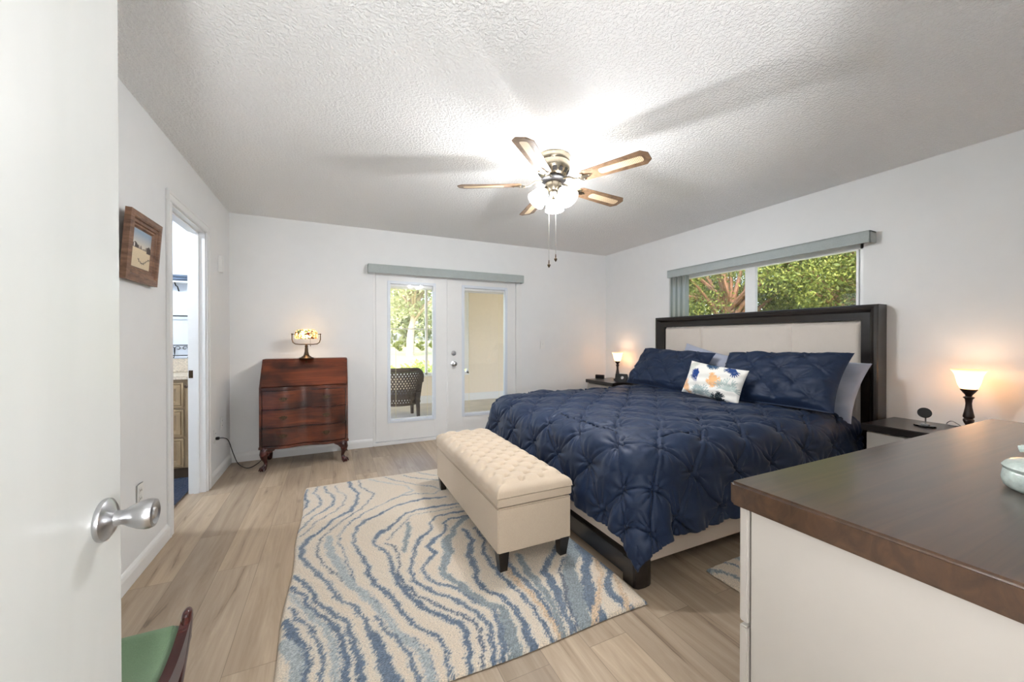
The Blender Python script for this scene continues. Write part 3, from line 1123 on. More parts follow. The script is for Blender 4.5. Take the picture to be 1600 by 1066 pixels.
# padded panel in three sections
seams = [HY0 + 0.112, 1.955, 2.845, HY1 - 0.112]
b = MB()
for i in range(3):
    y0, y1 = seams[i], seams[i + 1]
    z0, z1 = 0.45, HZ - 0.112

    def pf(u, v, y0=y0, y1=y1, z0=z0, z1=z1, i=i):
        e = 0.028
        dl_ = u * (y1 - y0)
        dr = (1 - u) * (y1 - y0)
        dt = (1 - v) * (z1 - z0)
        dd = min(dl_, dr, dt)
        k = min(1, dd / e)
        lo = 0.0 if (dt < e or (i == 0 and dl_ < e) or (i == 2 and dr < e)) else 0.022
        x = 3.598 - lo * (1 - math.sqrt(max(0, 1 - (1 - k) ** 2))) - 0.040 * math.sqrt(max(0, 1 - (1 - k) ** 2))
        return (x, y0 + dl_, z0 + v * (z1 - z0))
    nu_ = 36
    b.grid(pf, nu_, 30)
b.build('padded_panel', M['pad_fabric'], bed, 50, world=True)
# rails
MB().box(1.338, 1.385, BY0 + 0.02, BY1 - 0.02, 0.135, 0.262, 0.018).build('foot_rail', M['rail_fabric'], bed, world=True)
MB().box(1.345, 3.53, BY0, BY0 + 0.05, 0.095, 0.24, 0.012).build('side_rail', M['rail_fabric'], bed, world=True)
MB().box(1.345, 3.53, BY1 - 0.05, BY1, 0.095, 0.24, 0.012).build('side_rail', M['rail_fabric'], bed, world=True)
MB().box(1.318, 1.375, BY0 + 0.06, BY1 - 0.06, 0.035, 0.137, 0.004).build('foot_plinth', M['espresso'], bed, world=True)
for yy in (1.392, 3.325):
    MB().prism([(1.312, yy + 0.02), (1.33, yy + 0.004), (1.37, yy), (1.405, yy + 0.004), (1.422, yy + 0.02), (1.422, yy + 0.10), (1.312, yy + 0.10)], 0.137, 'z', 0.0, 0.006).build('leg', M['espresso'], bed, world=True)
MB().box(1.39, 3.52, BY0 + 0.05, BY1 - 0.05, 0.16, 0.22).build('platform', M['espresso'], bed, False, world=True)
mt_ = MB().box(1.425, 3.50, BY0 + 0.03, BY1 - 0.022, 0.222, 0.60, 0.09, 6)
tag(mt_.build('mattress', M['sheet']), 'pale grey sheeted mattress under the navy comforter', 'mattress')


# comforter
def pinch(u, v, L=0.335, amp=0.030, seed=0, star=1.0):
    """pintuck relief at cloth coordinates u, v (arrays); returns height"""
    rs = np.random.RandomState(seed)
    u = u + 0.014 * np.sin(v * 7.3 + 1.1) + 0.01 * np.sin(u * 11 + v * 5)
    v = v + 0.014 * np.sin(u * 6.1 + 0.4) + 0.01 * np.sin(v * 12 - u * 4)
    p_, q_ = (u + v) / L, (u - v) / L
    ip, iq = np.round(p_), np.round(q_)
    fp, fq = p_ - ip, q_ - iq
    dx = (fp + fq) * L / 2
    dy = (fp - fq) * L / 2
    r = np.hypot(dx, dy) / (L / math.sqrt(2))
    th = np.arctan2(dy, dx)
    sp_, sq_ = np.abs(np.sin(PI * p_)), np.abs(np.sin(PI * q_))
    ph = np.sin(ip * 12.9898 + iq * 78.233 + seed) * 43758.5453
    ph = ph - np.floor(ph)
    cell = np.sin(np.floor(p_) * 39.3 + np.floor(q_) * 17.1 + seed) * 917.3
    cell = cell - np.floor(cell)
    h = amp * (0.26 * (sp_ * sq_) ** 0.8 * (0.5 + 1.0 * cell) + 0.36 * (1 - np.exp(-(r / 0.15) ** 1.2)))
    xp, xq = fp * L / math.sqrt(2), fq * L / math.sqrt(2)
    wf = 0.011 * L / 0.335
    sg = np.where(ph > 0.5, 1.0, -1.0)
    for (x_, al) in ((xp, fq), (xq, fp)):
        fd = 0.35 + 0.65 * np.exp(-(al / 0.22) ** 2)
        h += star * amp * 0.60 * fd * (x_ / wf) * np.exp(-(x_ / wf) ** 2) * np.clip(r / 0.05, 0, 1)
    h += star * amp * 0.19 * np.exp(-(r / 0.36) ** 1.5) * np.clip(r / 0.06, 0, 1) * np.cos(10 * th + ph * 6.28 + 1.5 * np.sin(2 * th + 9 * ph))
    return h
    rm = r * L / math.sqrt(2)
    ref = (L / 0.335)
    for k in range(8):
        hk = np.sin(ip * 7.13 + iq * 3.77 + k * 2.39 + seed) * 999.1
        hk = hk - np.floor(hk)
        a0 = k * PI / 4 + (hk - 0.5) * (0.0 if k % 2 == 0 else 0.9)
        dth = np.arctan2(np.sin(th - a0), np.cos(th - a0))
        dist = rm * np.abs(np.sin(dth)) + 9.0 * (np.abs(dth) > PI / 2)
        ln = 0.60 if k % 2 == 0 else 0.36 * (0.7 + 0.6 * hk)
        wd = (0.0075 + (0.02 if k % 2 == 0 else 0.10) * rm) * ref
        fade = np.exp(-(r / ln) ** 2) * np.clip(r / 0.06, 0, 1)
        h += star * amp * (0.30 if k % 2 == 0 else -0.20) * fade * np.exp(-(dist / wd) ** 2)
    return h


def drape(d, Rr, flare=0.06):
    arc = PI * Rr / 2
    dd = np.maximum(d, 0)
    a = np.minimum(dd, arc) / Rr
    rest = np.maximum(dd - arc, 0)
    return Rr * np.sin(a) + rest * flare, Rr * (1 - np.cos(a)) + rest * math.sqrt(max(0, 1 - flare ** 2))


ZT = 0.655
X_E, Y_E0, Y_E1, RR = 1.475, 1.545, 3.315, 0.13
NU, NV = 330, 400
xa = np.linspace(3.42, X_E - 0.50, NU + 1)
ya = np.linspace(Y_E0 - 0.50, Y_E1 + 0.50, NV + 1)
GX, GY = np.meshgrid(xa, ya)
RC = 0.08
da = np.maximum(X_E - GX, 0)
sgn = np.where(GY < (Y_E0 + Y_E1) / 2, -1.0, 1.0)
db = np.where(sgn < 0, np.maximum(Y_E0 - GY, 0), np.maximum(GY - Y_E1, 0))
cxa = np.maximum(X_E + RC - GX, 0)
cyb = np.where(sgn < 0, np.maximum(Y_E0 + RC - GY, 0), np.maximum(GY - Y_E1 + RC, 0))
inq = (cxa > 0) & (cyb > 0)
phi = np.where(inq, np.arctan2(cyb, cxa), np.where(db > 0, PI / 2, 0.0))
rho = np.where(inq, np.maximum(np.hypot(cxa, cyb) - RC, 0), np.maximum(da, db))
corner = np.where(inq, np.sin(2 * phi) ** 2, 0.0)
rho = rho * (1 - 0.16 * corner * np.clip(rho / 0.5, 0, 1))
# hem line shape: nibble so that the hems sit like in the photo
o_, h_ = drape(rho, RR, 0.05)
hang = np.maximum(rho - PI * RR / 2, 0)
# vertical folds in the hanging cloth
along = np.where(db > da, GX, GY)
foldw = 0.5 * np.sin(along * 15 + 0.8) + 0.35 * np.sin(along * 27 + 2.0) + 0.25 * np.sin(along * 41 + 1)
o_ = o_ + (0.020 * foldw * np.minimum(hang / 0.25, 1) + 0.02 * np.minimum(hang / 0.2, 1)) * (1 - corner * 0.8) + corner * hang * 0.30
o_ = o_ + corner * hang * 0.07 * np.cos(6 * phi)
cphi, sphi = np.cos(phi), np.sin(phi)
bx = np.where(da > 0, X_E, GX)
by = np.where(db > 0, np.where(sgn < 0, Y_E0, Y_E1), GY)
ccy = np.where(sgn < 0, Y_E0 + RC, Y_E1 - RC)
inq2 = inq & (rho > 0)
bx = np.where(inq2, X_E + RC - RC * cphi, bx)
by = np.where(inq2, ccy + sgn * RC * sphi, by)
PX = bx - o_ * np.where(rho > 0, cphi, 0)
PY = by + sgn * o_ * np.where(rho > 0, sphi, 0)
mid = np.clip((GX - X_E) / 1.9, 0, 1)
swell = 0.035 * np.clip(1 - ((GY - 2.43) / 0.95) ** 2, 0, 1) * np.clip((GX - 1.45) / 0.3, 0, 1)
PZ = ZT + swell - h_ + 0.012 * np.sin(GX * 5.1 + GY * 3.3) * (rho <= 0)
Hh = pinch(GX - 1.05, GY - 1.30, seed=3, amp=0.050)
# wide tension folds across the near side of the top
Hh += 0.008 * np.sin((GX * 0.7 + GY) * 24 + 2 * np.sin(GX * 3)) * np.clip((2.2 - GY) / 0.8, 0, 1)
V0 = np.stack([PX, PY, PZ], -1)
du = np.gradient(V0, axis=1)
dv = np.gradient(V0, axis=0)
nn = np.cross(dv, du)
nn /= np.linalg.norm(nn, axis=-1, keepdims=True) + 1e-9
if nn[NV // 2, NU // 4, 2] < 0:
    nn = -nn
V1 = V0 + nn * (Hh - 0.01)[..., None]
V1[..., 2] = np.maximum(V1[..., 2], 0.10)
# keep the cloth outside rails and mattress
cf = np_mesh('comforter', V1.reshape(-1, 3), grid_faces(NU, NV), M['navy'], None, 180)
sm = cf.modifiers.new('th', 'SOLIDIFY')
sm.thickness = 0.008
sm.offset = -1
tag(cf, 'navy blue pinch pleated comforter spread over the king bed', 'comforter')


# pillows
def pillow_mesh(w, h, t, n=60, pleat=0.0, seed=0, sag=0.0, wrinkle=0.004, edge=0.0):
    """local: width along X, height along Z, thickness along Y; front is -Y"""
    s = np.linspace(-1, 1, n + 1)
    U, Vv = np.meshgrid(s, s)
    ex = 1 - 0.05 * (1 - Vv ** 2) * 0 - 0.06 * (1 - Vv ** 2) * np.abs(U) ** 3
    ez = 1 - 0.07 * (1 - U ** 2) * np.abs(Vv) ** 3
    X = U * w / 2 * ex
    Z = Vv * h / 2 * ez - sag * (U ** 2) * 0.5 * 0
    prof = (np.clip(1 - np.abs(U) ** 3.2, 0, 1) * np.clip(1 - np.abs(Vv) ** 3.2, 0, 1)) ** 0.55
    inner = np.clip((1 - np.maximum(np.abs(U), np.abs(Vv))) / 0.12, 0, 1)
    wr = wrinkle * (np.sin(U * 9 + Vv * 5 + seed) + np.sin(U * 4 - Vv * 13 + seed * 2)) * inner
    pl = (pinch(X + 0.03 * seed, Z + 0.05, L=0.24, amp=pleat, seed=seed) * inner) if pleat else 0
    front = -(prof * t / 2 + wr + pl)
    back = prof * t / 2 + wr * 0.5
    A = np.stack([X, front, Z], -1).reshape(-1, 3)
    B = np.stack([X, back, Z], -1).reshape(-1, 3)
    F = grid_faces(n, n)
    off = len(A)
    F2 = F[:, ::-1] + off
    V = np.concatenate([A, B])
    # stitch border: close the seam
    idx = np.arange((n + 1) ** 2).reshape(n + 1, n + 1)
    ring = np.concatenate([idx[0, :-1], idx[:-1, -1], idx[-1, :0:-1], idx[:0:-1, 0]])
    nxt = np.roll(ring, -1)
    F3 = np.stack([ring, nxt, nxt + off, ring + off], 1)
    return V, np.concatenate([F, F2, F3[:, ::-1]]), (U, Vv)


def place(V, loc, lean, yaw=0, roll=0):
    """lean back (about X), roll in-plane (about Y), yaw about Z; local origin = bottom centre"""
    m = Matrix.Translation(loc) @ Matrix.Rotation(yaw, 4, 'Z') @ Matrix.Rotation(lean, 4, 'X') @ Matrix.Rotation(roll, 4, 'Y')
    a = np.array(m)
    return V @ a[:3, :3].T + a[:3, 3]


FACE = R(-90)  # pillow front turned towards the foot of the bed (-X)


def pillow(name, w, h, t, loc, lean, roll, mat, label, group=None, pleat=0, seed=0, cat='pillow', yawx=0.0, n=70, wrinkle=0.004, paint=None):
    V, F, uv = pillow_mesh(w, h, t, n, pleat, seed, wrinkle=wrinkle)
    V = V + np.array([0, 0, h / 2])
    V = place(V, (0, 0, 0), R(-lean), FACE + yawx, R(roll))
    if paint is not None:
        pc_ = np.concatenate([paint(uv[0], uv[1]).reshape(-1, 3)] * 2)
    else:
        pc_ = None
    o = np_mesh(name, V, F, mat, None, 180, paint=pc_)
    o.location = loc
    tag(o, label, cat, group)
    return o


pillow('bed_pillow', 0.92, 0.50, 0.15, (3.00, 1.84, 0.70), 37, -2, M['navy'], 'navy pinch pleated pillow sham on the near side of the bed', pleat=0.05, seed=1, wrinkle=0.005)
pillow('bed_pillow', 0.92, 0.48, 0.15, (3.02, 2.93, 0.70), 36, 2, M['navy'], 'navy pinch pleated pillow sham on the far side of the bed', pleat=0.05, seed=5, wrinkle=0.005)
pillow('bed_pillow', 0.86, 0.46, 0.12, (3.29, 1.83, 0.65), 24, 5, M['grey_fabric'], 'grey pillow against headboard behind the near navy sham', seed=2, wrinkle=0.005)
pillow('bed_pillow', 0.82, 0.46, 0.12, (3.30, 2.64, 0.66), 20, 12, M['grey_fabric'], 'tilted grey pillow showing between the two navy shams', seed=4, wrinkle=0.005)


def coral(uu_, vv_):
    """coral print: uu, vv in -1..1"""
    X = uu_ * 0.25
    Z = vv_ * 0.15
    base = np.ones(X.shape + (3,)) * np.array(lin((236, 234, 228)))
    rs = np.random.RandomState(11)
    motifs = [(-0.135, 0.035, 0.055, (34, 66, 130), 200, 120), (0.03, 0.005, 0.068, (238, 186, 132), 0, 360), (0.145, 0.115, 0.055, (40, 72, 132), 250, 130), (0.16, -0.02, 0.075, (176, 190, 186), 90, 160),
              (-0.02, 0.14, 0.045, (44, 78, 110), 270, 160), (0.10, -0.125, 0.05, (30, 44, 52), 90, 170), (-0.06, -0.105, 0.07, (160, 176, 176), 90, 170), (-0.21, -0.09, 0.06, (232, 184, 140), 60, 170), (-0.2, 0.11, 0.05, (210, 212, 204), 300, 150)]
    for (cx, cz, rad, c, a0, spread) in motifs:
        segs = []
        nb_ = 13 if spread < 300 else 24
        for k in range(nb_):
            a = R(a0 + (k / (nb_ - 1) - 0.5) * spread) if spread < 300 else R(360 * k / nb_)
            x0, z0 = (cx, cz) if spread >= 300 else (cx - 0.5 * rad * math.cos(R(a0)), cz - 0.5 * rad * math.sin(R(a0)))
            L = rad * (1.0 if spread >= 300 else 1.5) * (0.45 + 0.6 * rs.rand())
            x1, z1 = x0 + math.cos(a) * L * 0.6, z0 + math.sin(a) * L * 0.6
            segs.append((x0, z0, x1, z1))
            for q in (-0.5, 0.0, 0.5):
                segs.append((x1, z1, x1 + math.cos(a + q) * L * 0.42, z1 + math.sin(a + q) * L * 0.42))
        dmin = np.full(X.shape, 9.0)
        for (x0, z0, x1, z1) in segs:
            dx, dz_ = x1 - x0, z1 - z0
            t = np.clip(((X - x0) * dx + (Z - z0) * dz_) / (dx * dx + dz_ * dz_), 0, 1)
            dmin = np.minimum(dmin, np.hypot(X - x0 - t * dx, Z - z0 - t * dz_))
        k = np.clip((0.0042 - dmin) / 0.0015, 0, 1)[..., None]
        base = base * (1 - k) + np.array(lin(c)) * k
    return base


M['coral'] = attr_mat('coral_print', 0.85, 900)
pillow('throw_cushion', 0.49, 0.29, 0.13, (2.80, 2.16, 0.72), 20, 7, M['coral'], 'small white cushion with blue and orange coral print in front of the navy shams', cat='cushion', n=190, yawx=R(8), paint=coral)

# ------------------------------------------------------------------ storage bench
bx0, bx1, by0, by1 = 0.752, 1.188, 1.765, 3.005
bench = thing('storage_bench', 'cream linen storage bench with button tufted lid at the foot of the bed', 'bench', ((bx0 + bx1) / 2, (by0 + by1) / 2, 0))
MB().box(bx0, bx1, by0, by1, 0.118, 0.349, 0.006).build('storage_box', M['cream_fabric'], bench, world=True)
MB().box(bx0 - 0.004, bx1 + 0.004, by0 - 0.004, by1 + 0.004, 0.357, 0.405, 0.005).build('lid', M['cream_fabric'], bench, world=True)
BWd, BLn = bx1 - bx0 + 0.018, by1 - by0 + 0.018
n1, n2 = 90, 240
s1, s2 = np.linspace(0, 1, n1 + 1), np.linspace(0, 1, n2 + 1)
UU, VV = np.meshgrid(s1, s2)
cxm, cym = (bx0 + bx1) / 2, (by0 + by1) / 2
ed = np.minimum(np.minimum(UU, 1 - UU) * BWd, np.minimum(VV, 1 - VV) * BLn)
rE = 0.055
k = np.clip(ed / rE, 0, 1)
prof = np.sqrt(np.clip(1 - (1 - k) ** 2, 0, 1))
sxp, syp = BWd / 7.6, BLn / 20.0
lx = (UU - 0.5) * BWd
ly = (VV - 0.5) * BLn
pa, qa = lx / sxp + ly / syp, lx / sxp - ly / syp
tuft = (np.abs(np.sin(PI * pa / 2 + PI / 2 * 0)) * np.abs(np.sin(PI * qa / 2))) ** 0.5
dimp = np.minimum(1, np.hypot((pa - 2 * np.round(pa / 2)), (qa - 2 * np.round(qa / 2))) / 0.55)
inr = np.clip((ed - 0.022) / 0.05, 0, 1)
inr = inr * inr * (3 - 2 * inr)
Zt = 0.402 + 0.058 * prof + inr * (0.012 * tuft + 0.032 * dimp ** 0.75 - 0.026) + 0.004 * (1 - inr) * np.cos(2 * PI * ly / syp * 0.5)
V = np.stack([cxm + lx, cym + ly, Zt], -1).reshape(-1, 3)
# skirt down
idx = np.arange((n1 + 1) * (n2 + 1)).reshape(n2 + 1, n1 + 1)
cu = np_mesh('tufted_cushion', V, grid_faces(n1, n2), M['cream_fabric'], bench, 180, world=True)
btn_me = None
for i in range(-9, 10):
    for j in range(-26, 27):
        if (i + j) % 2:
            continue
        # buttons sit where both pa and qa are even: lx/sxp = i, ly/syp = j with i+j even
        x_, y_ = i * sxp, j * syp
        if abs(x_) > BWd / 2 - 0.06 or abs(y_) > BLn / 2 - 0.06:
            continue
        if btn_me is None:
            bo = MB().ball((0, 0, 0), 0.009, (1, 1, 0.5), 10).build('button', M['cream_fabric'], cu)
            btn_me = bo
        else:
            bo = btn_me.copy()
            C.objects.link(bo)
            bo.parent = cu
        bo.location = (cxm + x_, cym + y_, 0.436)
for sx, sy in ((0, 0), (1, 0), (0, 1), (1, 1)):
    X = bx0 + 0.035 if not sx else bx1 - 0.035
    Y = by0 + 0.035 if not sy else by1 - 0.035
    v, f = [], []
    for z, r_ in ((0.125, 0.030), (0.012, 0.019)):
        ox = (-1 if not sx else 1) * 0.004 * (0 if z > 0.1 else -1)
        v += [(X - r_ + ox, Y - r_, z), (X + r_ + ox, Y - r_, z), (X + r_ + ox, Y + r_, z), (X - r_ + ox, Y + r_, z)]
    f = [[0, 1, 2, 3], [4, 5, 6, 7]] + [[i, (i + 1) % 4, 4 + (i + 1) % 4, 4 + i] for i in range(4)]
    MB().raw(v, f).build('leg', M['espresso'], bench, False, world=True)

# ------------------------------------------------------------------ nightstands
def nightstand(loc, label):
    t = thing('nightstand', label, 'nightstand', loc, 0, None)
    MB().box(-0.46, 0.0, -0.285, 0.285, -0.045, 0.0, 0.004).build('top', M['espresso'], t)
    MB().box(-0.425, 0.0, -0.265, 0.265, -0.60, -0.045, 0.003).build('body', M['dresser_white'], t)
    for k in range(2):
        z1 = -0.055 - k * 0.27
        d = MB().box(-0.442, -0.425, -0.262, 0.262, z1 - 0.262, z1, 0.003).build('drawer', M['dresser_white'], t)
        MB().tube([(-0.447, -0.06, z1 - 0.13), (-0.462, -0.055, z1 - 0.13), (-0.462, 0.055, z1 - 0.13), (-0.447, 0.06, z1 - 0.13)], 0.005, 8).build('handle', M['silver'], d)
    for sx in (-0.40, -0.03):
        for sy in (-0.24, 0.24):
            MB().box(sx - 0.018, sx + 0.018, sy - 0.018, sy + 0.018, -0.65, -0.60).build('leg', M['espresso'], t, False)
    return t


NZ = 0.65
ns1 = nightstand((XR - 0.016, 1.03, NZ), 'dark topped white nightstand on the near side of the bed')
ns2 = nightstand((XR - 0.016, 4.10, NZ), 'dark topped white nightstand in the far corner beyond the bed')

# bedside lamps
M['warm_glow'] = glow_mat('amber_glass_lit', (1.0, 0.80, 0.55), (1.0, 0.60, 0.28), 0.22, 0.30)
M['lamp_dark'] = plain('dark_lamp_stem', (46, 30, 26), 0.3, 0.2, coat=0.3)


def bedside_lamp(loc, label, sc=1.0):
    t = thing('table_lamp', label, 'table lamp', loc, 0, None)
    t.scale = (sc, sc, sc)
    MB().lathe([(0, 0), (0.052, 0), (0.054, 0.008), (0.050, 0.016), (0.034, 0.020), (0.022, 0.026), (0.014, 0.032), (0.0135, 0.04), (0.020, 0.052), (0.024, 0.065), (0.0235, 0.072), (0.018, 0.078), (0.024, 0.086), (0.0245, 0.092), (0.020, 0.115), (0.015, 0.145), (0.0135, 0.170), (0.0165, 0.195), (0.024, 0.205), (0.023, 0.209), (0.013, 0.213), (0.016, 0.222), (0.026, 0.236), (0.036, 0.252), (0.036, 0.257), (0.028, 0.258), (0, 0.258)], 28).build('lamp_stem', M['lamp_dark'], t)
    MB().lathe([(0.028, 0.257), (0.038, 0.262), (0.046, 0.285), (0.052, 0.315), (0.058, 0.343), (0.070, 0.366), (0.0765, 0.372), (0.0745, 0.374), (0.056, 0.345), (0.050, 0.315), (0.044, 0.287), (0.036, 0.264)], 40, close=False).build('lamp_shade', M['warm_glow'], t)
    MB().ball((0, 0, 0.305), 0.022, (1, 1, 1.3), 14).build('light_bulb', M['warm_glow'], t)
    lamp('bedside_light', 'POINT', (0, 0, 0.318), BED_WATTS, (1.0, 0.66, 0.42), 0.03, parent=t)
    return t


bedside_lamp((3.49, 0.915, NZ), 'lit torch shaped table lamp with dark stem on the near nightstand')
bedside_lamp((3.505, 4.085, NZ), 'lit torch shaped table lamp with dark stem on the far nightstand')

# charger on the near nightstand
ph_ = thing('charging_stand', 'round black phone charging stand on the near nightstand', 'charging stand', (3.43, 1.085, NZ))
MB().lathe([(0, 0), (0.044, 0), (0.046, 0.005), (0.043, 0.010), (0, 0.011)], 36, mat=Matrix.Diagonal((0.85, 1.15, 1, 1))).build('base', M['gloss_black'], ph_)
MB().box(-0.012, 0.014, -0.022, 0.018, 0.011, 0.019, 0.003).build('base_pad', M['silver'], ph_)
MB().tube([(0.012, 0, 0.012), (0.012, 0, 0.06), (0.002, 0, 0.078)], 0.004, 10).build('stem', M['silver'], ph_)
fa = Matrix.Translation((-0.004, 0, 0.088)) @ Matrix.Rotation(R(22), 4, 'Z') @ Matrix.Rotation(R(-72), 4, 'Y')
MB().lathe([(0, -0.004), (0.031, -0.004), (0.033, 0.0), (0.031, 0.004), (0, 0.0045)], 36, mat=fa).build('charging_disc', M['gloss_black'], ph_)
# clear acrylic plate behind
MB().box(-0.001, 0.001, -0.045, 0.045, -0.072, 0.055, 0.0008, mat=Matrix.Translation((0.008, 0, 0.088)) @ Matrix.Rotation(R(22), 4, 'Z') @ Matrix.Rotation(R(14), 4, 'Y')).build('clear_plate', M['glass'], ph_)
lc = thing('lamp_cord', 'thin white lamp cord curling on the near nightstand beside the lamp', 'cord', (3.55, 0.98, NZ))
MB().tube(smooth_pts([(3.53, 0.94, NZ + 0.006), (3.56, 0.985, NZ + 0.03), (3.60, 1.02, NZ + 0.032), (3.625, 1.045, NZ + 0.008), (3.60, 1.02, NZ + 0.004), (3.60, 0.97, NZ + 0.004)]), 0.0025, 8).build('cable', M['silver'], lc, world=True)
# far nightstand items
b = thing('desk_clock', 'small black box clock at the window side of the far nightstand', 'clock', (3.40, 4.33, NZ), R(-62))
MB().box(-0.062, 0.062, -0.02, 0.02, 0, 0.056, 0.004).build('case', M['black'], b)
MB().box(-0.054, 0.054, -0.0212, -0.02, 0.008, 0.048).build('display', M['gloss_black'], b, False)
b = thing('clock_radio', 'black wedge shaped speaker with a silver dial beside the far bedside lamp', 'clock radio', (3.44, 3.93, NZ), R(-62))
MB().prism([(-0.04, 0), (0.05, 0), (0.05, 0.03), (0.0, 0.10), (-0.012, 0.10)], 0.16, 'x', -0.08, 0.004).build('case', M['black'], b)
slope = Matrix.Translation((0.02, -0.026, 0.052)) @ Matrix.Rotation(R(90 - 17), 4, 'X')
MB().lathe([(0.02, 0), (0.02, 0.004), (0.014, 0.005), (0.012, 0.003), (0, 0.003)], 24, mat=slope).build('dial', M['silver'], b)

# ------------------------------------------------------------------ dresser
dr = thing('dresser', 'cream dresser with a dark walnut top in the right foreground', 'dresser', (1.55, 0.30, 0))
TZ = 0.90
MB().box(0.790, 2.33, 0.052, 0.556, TZ - 0.052, TZ, 0.006, 3).build('top', M['walnut_top'], dr, world=True)
MB().box(0.815, 2.30, 0.055, 0.525, 0.06, TZ - 0.052, 0.003).build('body', M['dresser_white'], dr, world=True)
rows = [(0.065, 0.325), (0.333, 0.583), (0.591, 0.843)]
for (z0, z1) in rows:
    for (x0, x1) in ((0.813, 1.555), (1.561, 2.302)):
        d = MB().box(x0, x1, 0.529, 0.548, z0, z1, 0.003).build('drawer', M['dresser_white'], dr, world=True)
MB().box(0.83, 2.29, 0.07, 0.51, 0.0, 0.06).build('plinth', M['espresso'], dr, False, world=True)

# trinket box on the dresser
M['celadon'] = plain('celadon_ceramic', (206, 220, 214), 0.25, noise=0.12, scale=70, bump=0.7, bdist=0.004, coat=0.5)
tb = thing('trinket_box', 'pale green ceramic trinket box with shell lid on the dresser', 'trinket box', (1.312, 0.220, TZ))
tb.scale = (1, 1, 1)
MB().lathe([(0, 0), (0.066, 0), (0.073, 0.006), (0.076, 0.020), (0.074, 0.036), (0.070, 0.040), (0, 0.040)], 48).build('bowl', M['celadon'], tb)
ld = MB().lathe([(0, 0.040), (0.073, 0.0405), (0.0755, 0.046), (0.071, 0.052), (0.066, 0.056), (0.045, 0.062), (0, 0.064)], 48).build('lid', M['celadon'], tb)
b = MB()
for k in range(9):
    a = R(-70 + 140 * k / 8)
    b.tube([(0.0, 0, 0.062), (0.03 * math.cos(a), 0.03 * math.sin(a), 0.086), (0.052 * math.cos(a), 0.052 * math.sin(a), 0.080)], [0.004, 0.009, 0.007], 8)
b.ball((-0.012, 0, 0.070), 0.014, (1.2, 1, 0.8)).ball((-0.045, 0.012, 0.064), 0.012, (1.8, 0.7, 0.6))
b.build('shell_finial', M['celadon'], ld, xf=Matrix.Translation((0.0, 0.0, 0)) @ Matrix.Rotation(R(25), 4, 'Z'))

# ------------------------------------------------------------------ green stool
st = thing('green_stool', 'green upholstered saddle stool with dark mahogany curved ends beside the entry door', 'stool', (-0.60, 1.09, 0))
SY0, SY1, SX0, SX1 = 0.945, 1.235, -0.86, -0.352


def sz(y):
    u = (y - 1.09) / 0.155
    return 0.452 + 0.052 * u * u


def seat_f(u, v):
    y = SY0 + v * (SY1 - SY0)
    x = SX0 + u * (SX1 - SX0)
    e = min(min(u, 1 - u) * (SX1 - SX0), min(v, 1 - v) * (SY1 - SY0))
    k = min(1, e / 0.02)
    return (x, y, sz(y) - 0.018 + 0.020 * math.sqrt(1 - (1 - k) ** 2))


s_ = MB().grid(seat_f, 40, 40)
v, f = [], []
n = 20
for i in range(n + 1):
    y = SY0 + (SY1 - SY0) * i / n
    v += [(SX0, y, sz(y) - 0.018), (SX1, y, sz(y) - 0.018), (SX1, y, sz(y) - 0.055), (SX0, y, sz(y) - 0.055)]
for i in range(n):
    for k in (1, 2, 3):
        a, b_ = i * 4 + k, i * 4 + (k + 1) % 4
        f.append([a, b_, b_ + 4, a + 4])
f += [[0, 1, 2, 3], [n * 4, n * 4 + 1, n * 4 + 2, n * 4 + 3]]
s_.raw(v, f)
s_.build('seat', M['green_fabric'], st, world=True)
for X in (SX1 + 0.012, SX0 - 0.012):
    for s in (1, -1):
        # a curved blade from the scroll top crossing to the opposite foot
        P = [(0.150, 0.500, 0.016), (0.140, 0.470, 0.019), (0.112, 0.430, 0.024), (0.070, 0.375, 0.026), (0.02, 0.30, 0.025), (-0.03, 0.22, 0.023), (-0.09, 0.13, 0.02), (-0.13, 0.06, 0.019), (-0.15, 0.014, 0.02)]
        b = MB()
        b.tube(smooth_pts([(X, 1.09 + s * a, z) for a, z, r_ in P], 4), [0.021] * (4 * (len(P) - 1) + 1), 12, mat=Matrix.Translation((X, 0, 0)) @ Matrix.Diagonal((0.55, 1, 1, 1)) @ Matrix.Translation((-X, 0, 0)))
        b.ball((X, 1.09 + s * 0.150, 0.500), 0.021, (0.55, 1, 0.9), 14)
        b.build('leg', M['mahogany_dark'], st, world=True)
    v, f = [], []
    for i in range(21):
        y = 1.09 - 0.145 + 0.29 * i / 20
        v += [(X - 0.010, y, sz(y) + 0.004), (X + 0.010, y, sz(y) + 0.002), (X + 0.010, y, sz(y) - 0.05), (X - 0.010, y, sz(y) - 0.05)]
    for i in range(20):
        for k in range(4):
            a, b_ = i * 4 + k, i * 4 + (k + 1) % 4
            f.append([a, b_, b_ + 4, a + 4])
    f += [[0, 1, 2, 3], [80, 81, 82, 83]]
    MB().raw(v, f).build('seat_rail', M['mahogany_dark'], st, world=True)
MB().tube([(SX0 - 0.01, 1.09, 0.275), (SX1 + 0.01, 1.09, 0.275)], 0.012, 12).build('stretcher', M['mahogany_dark'], st, world=True)

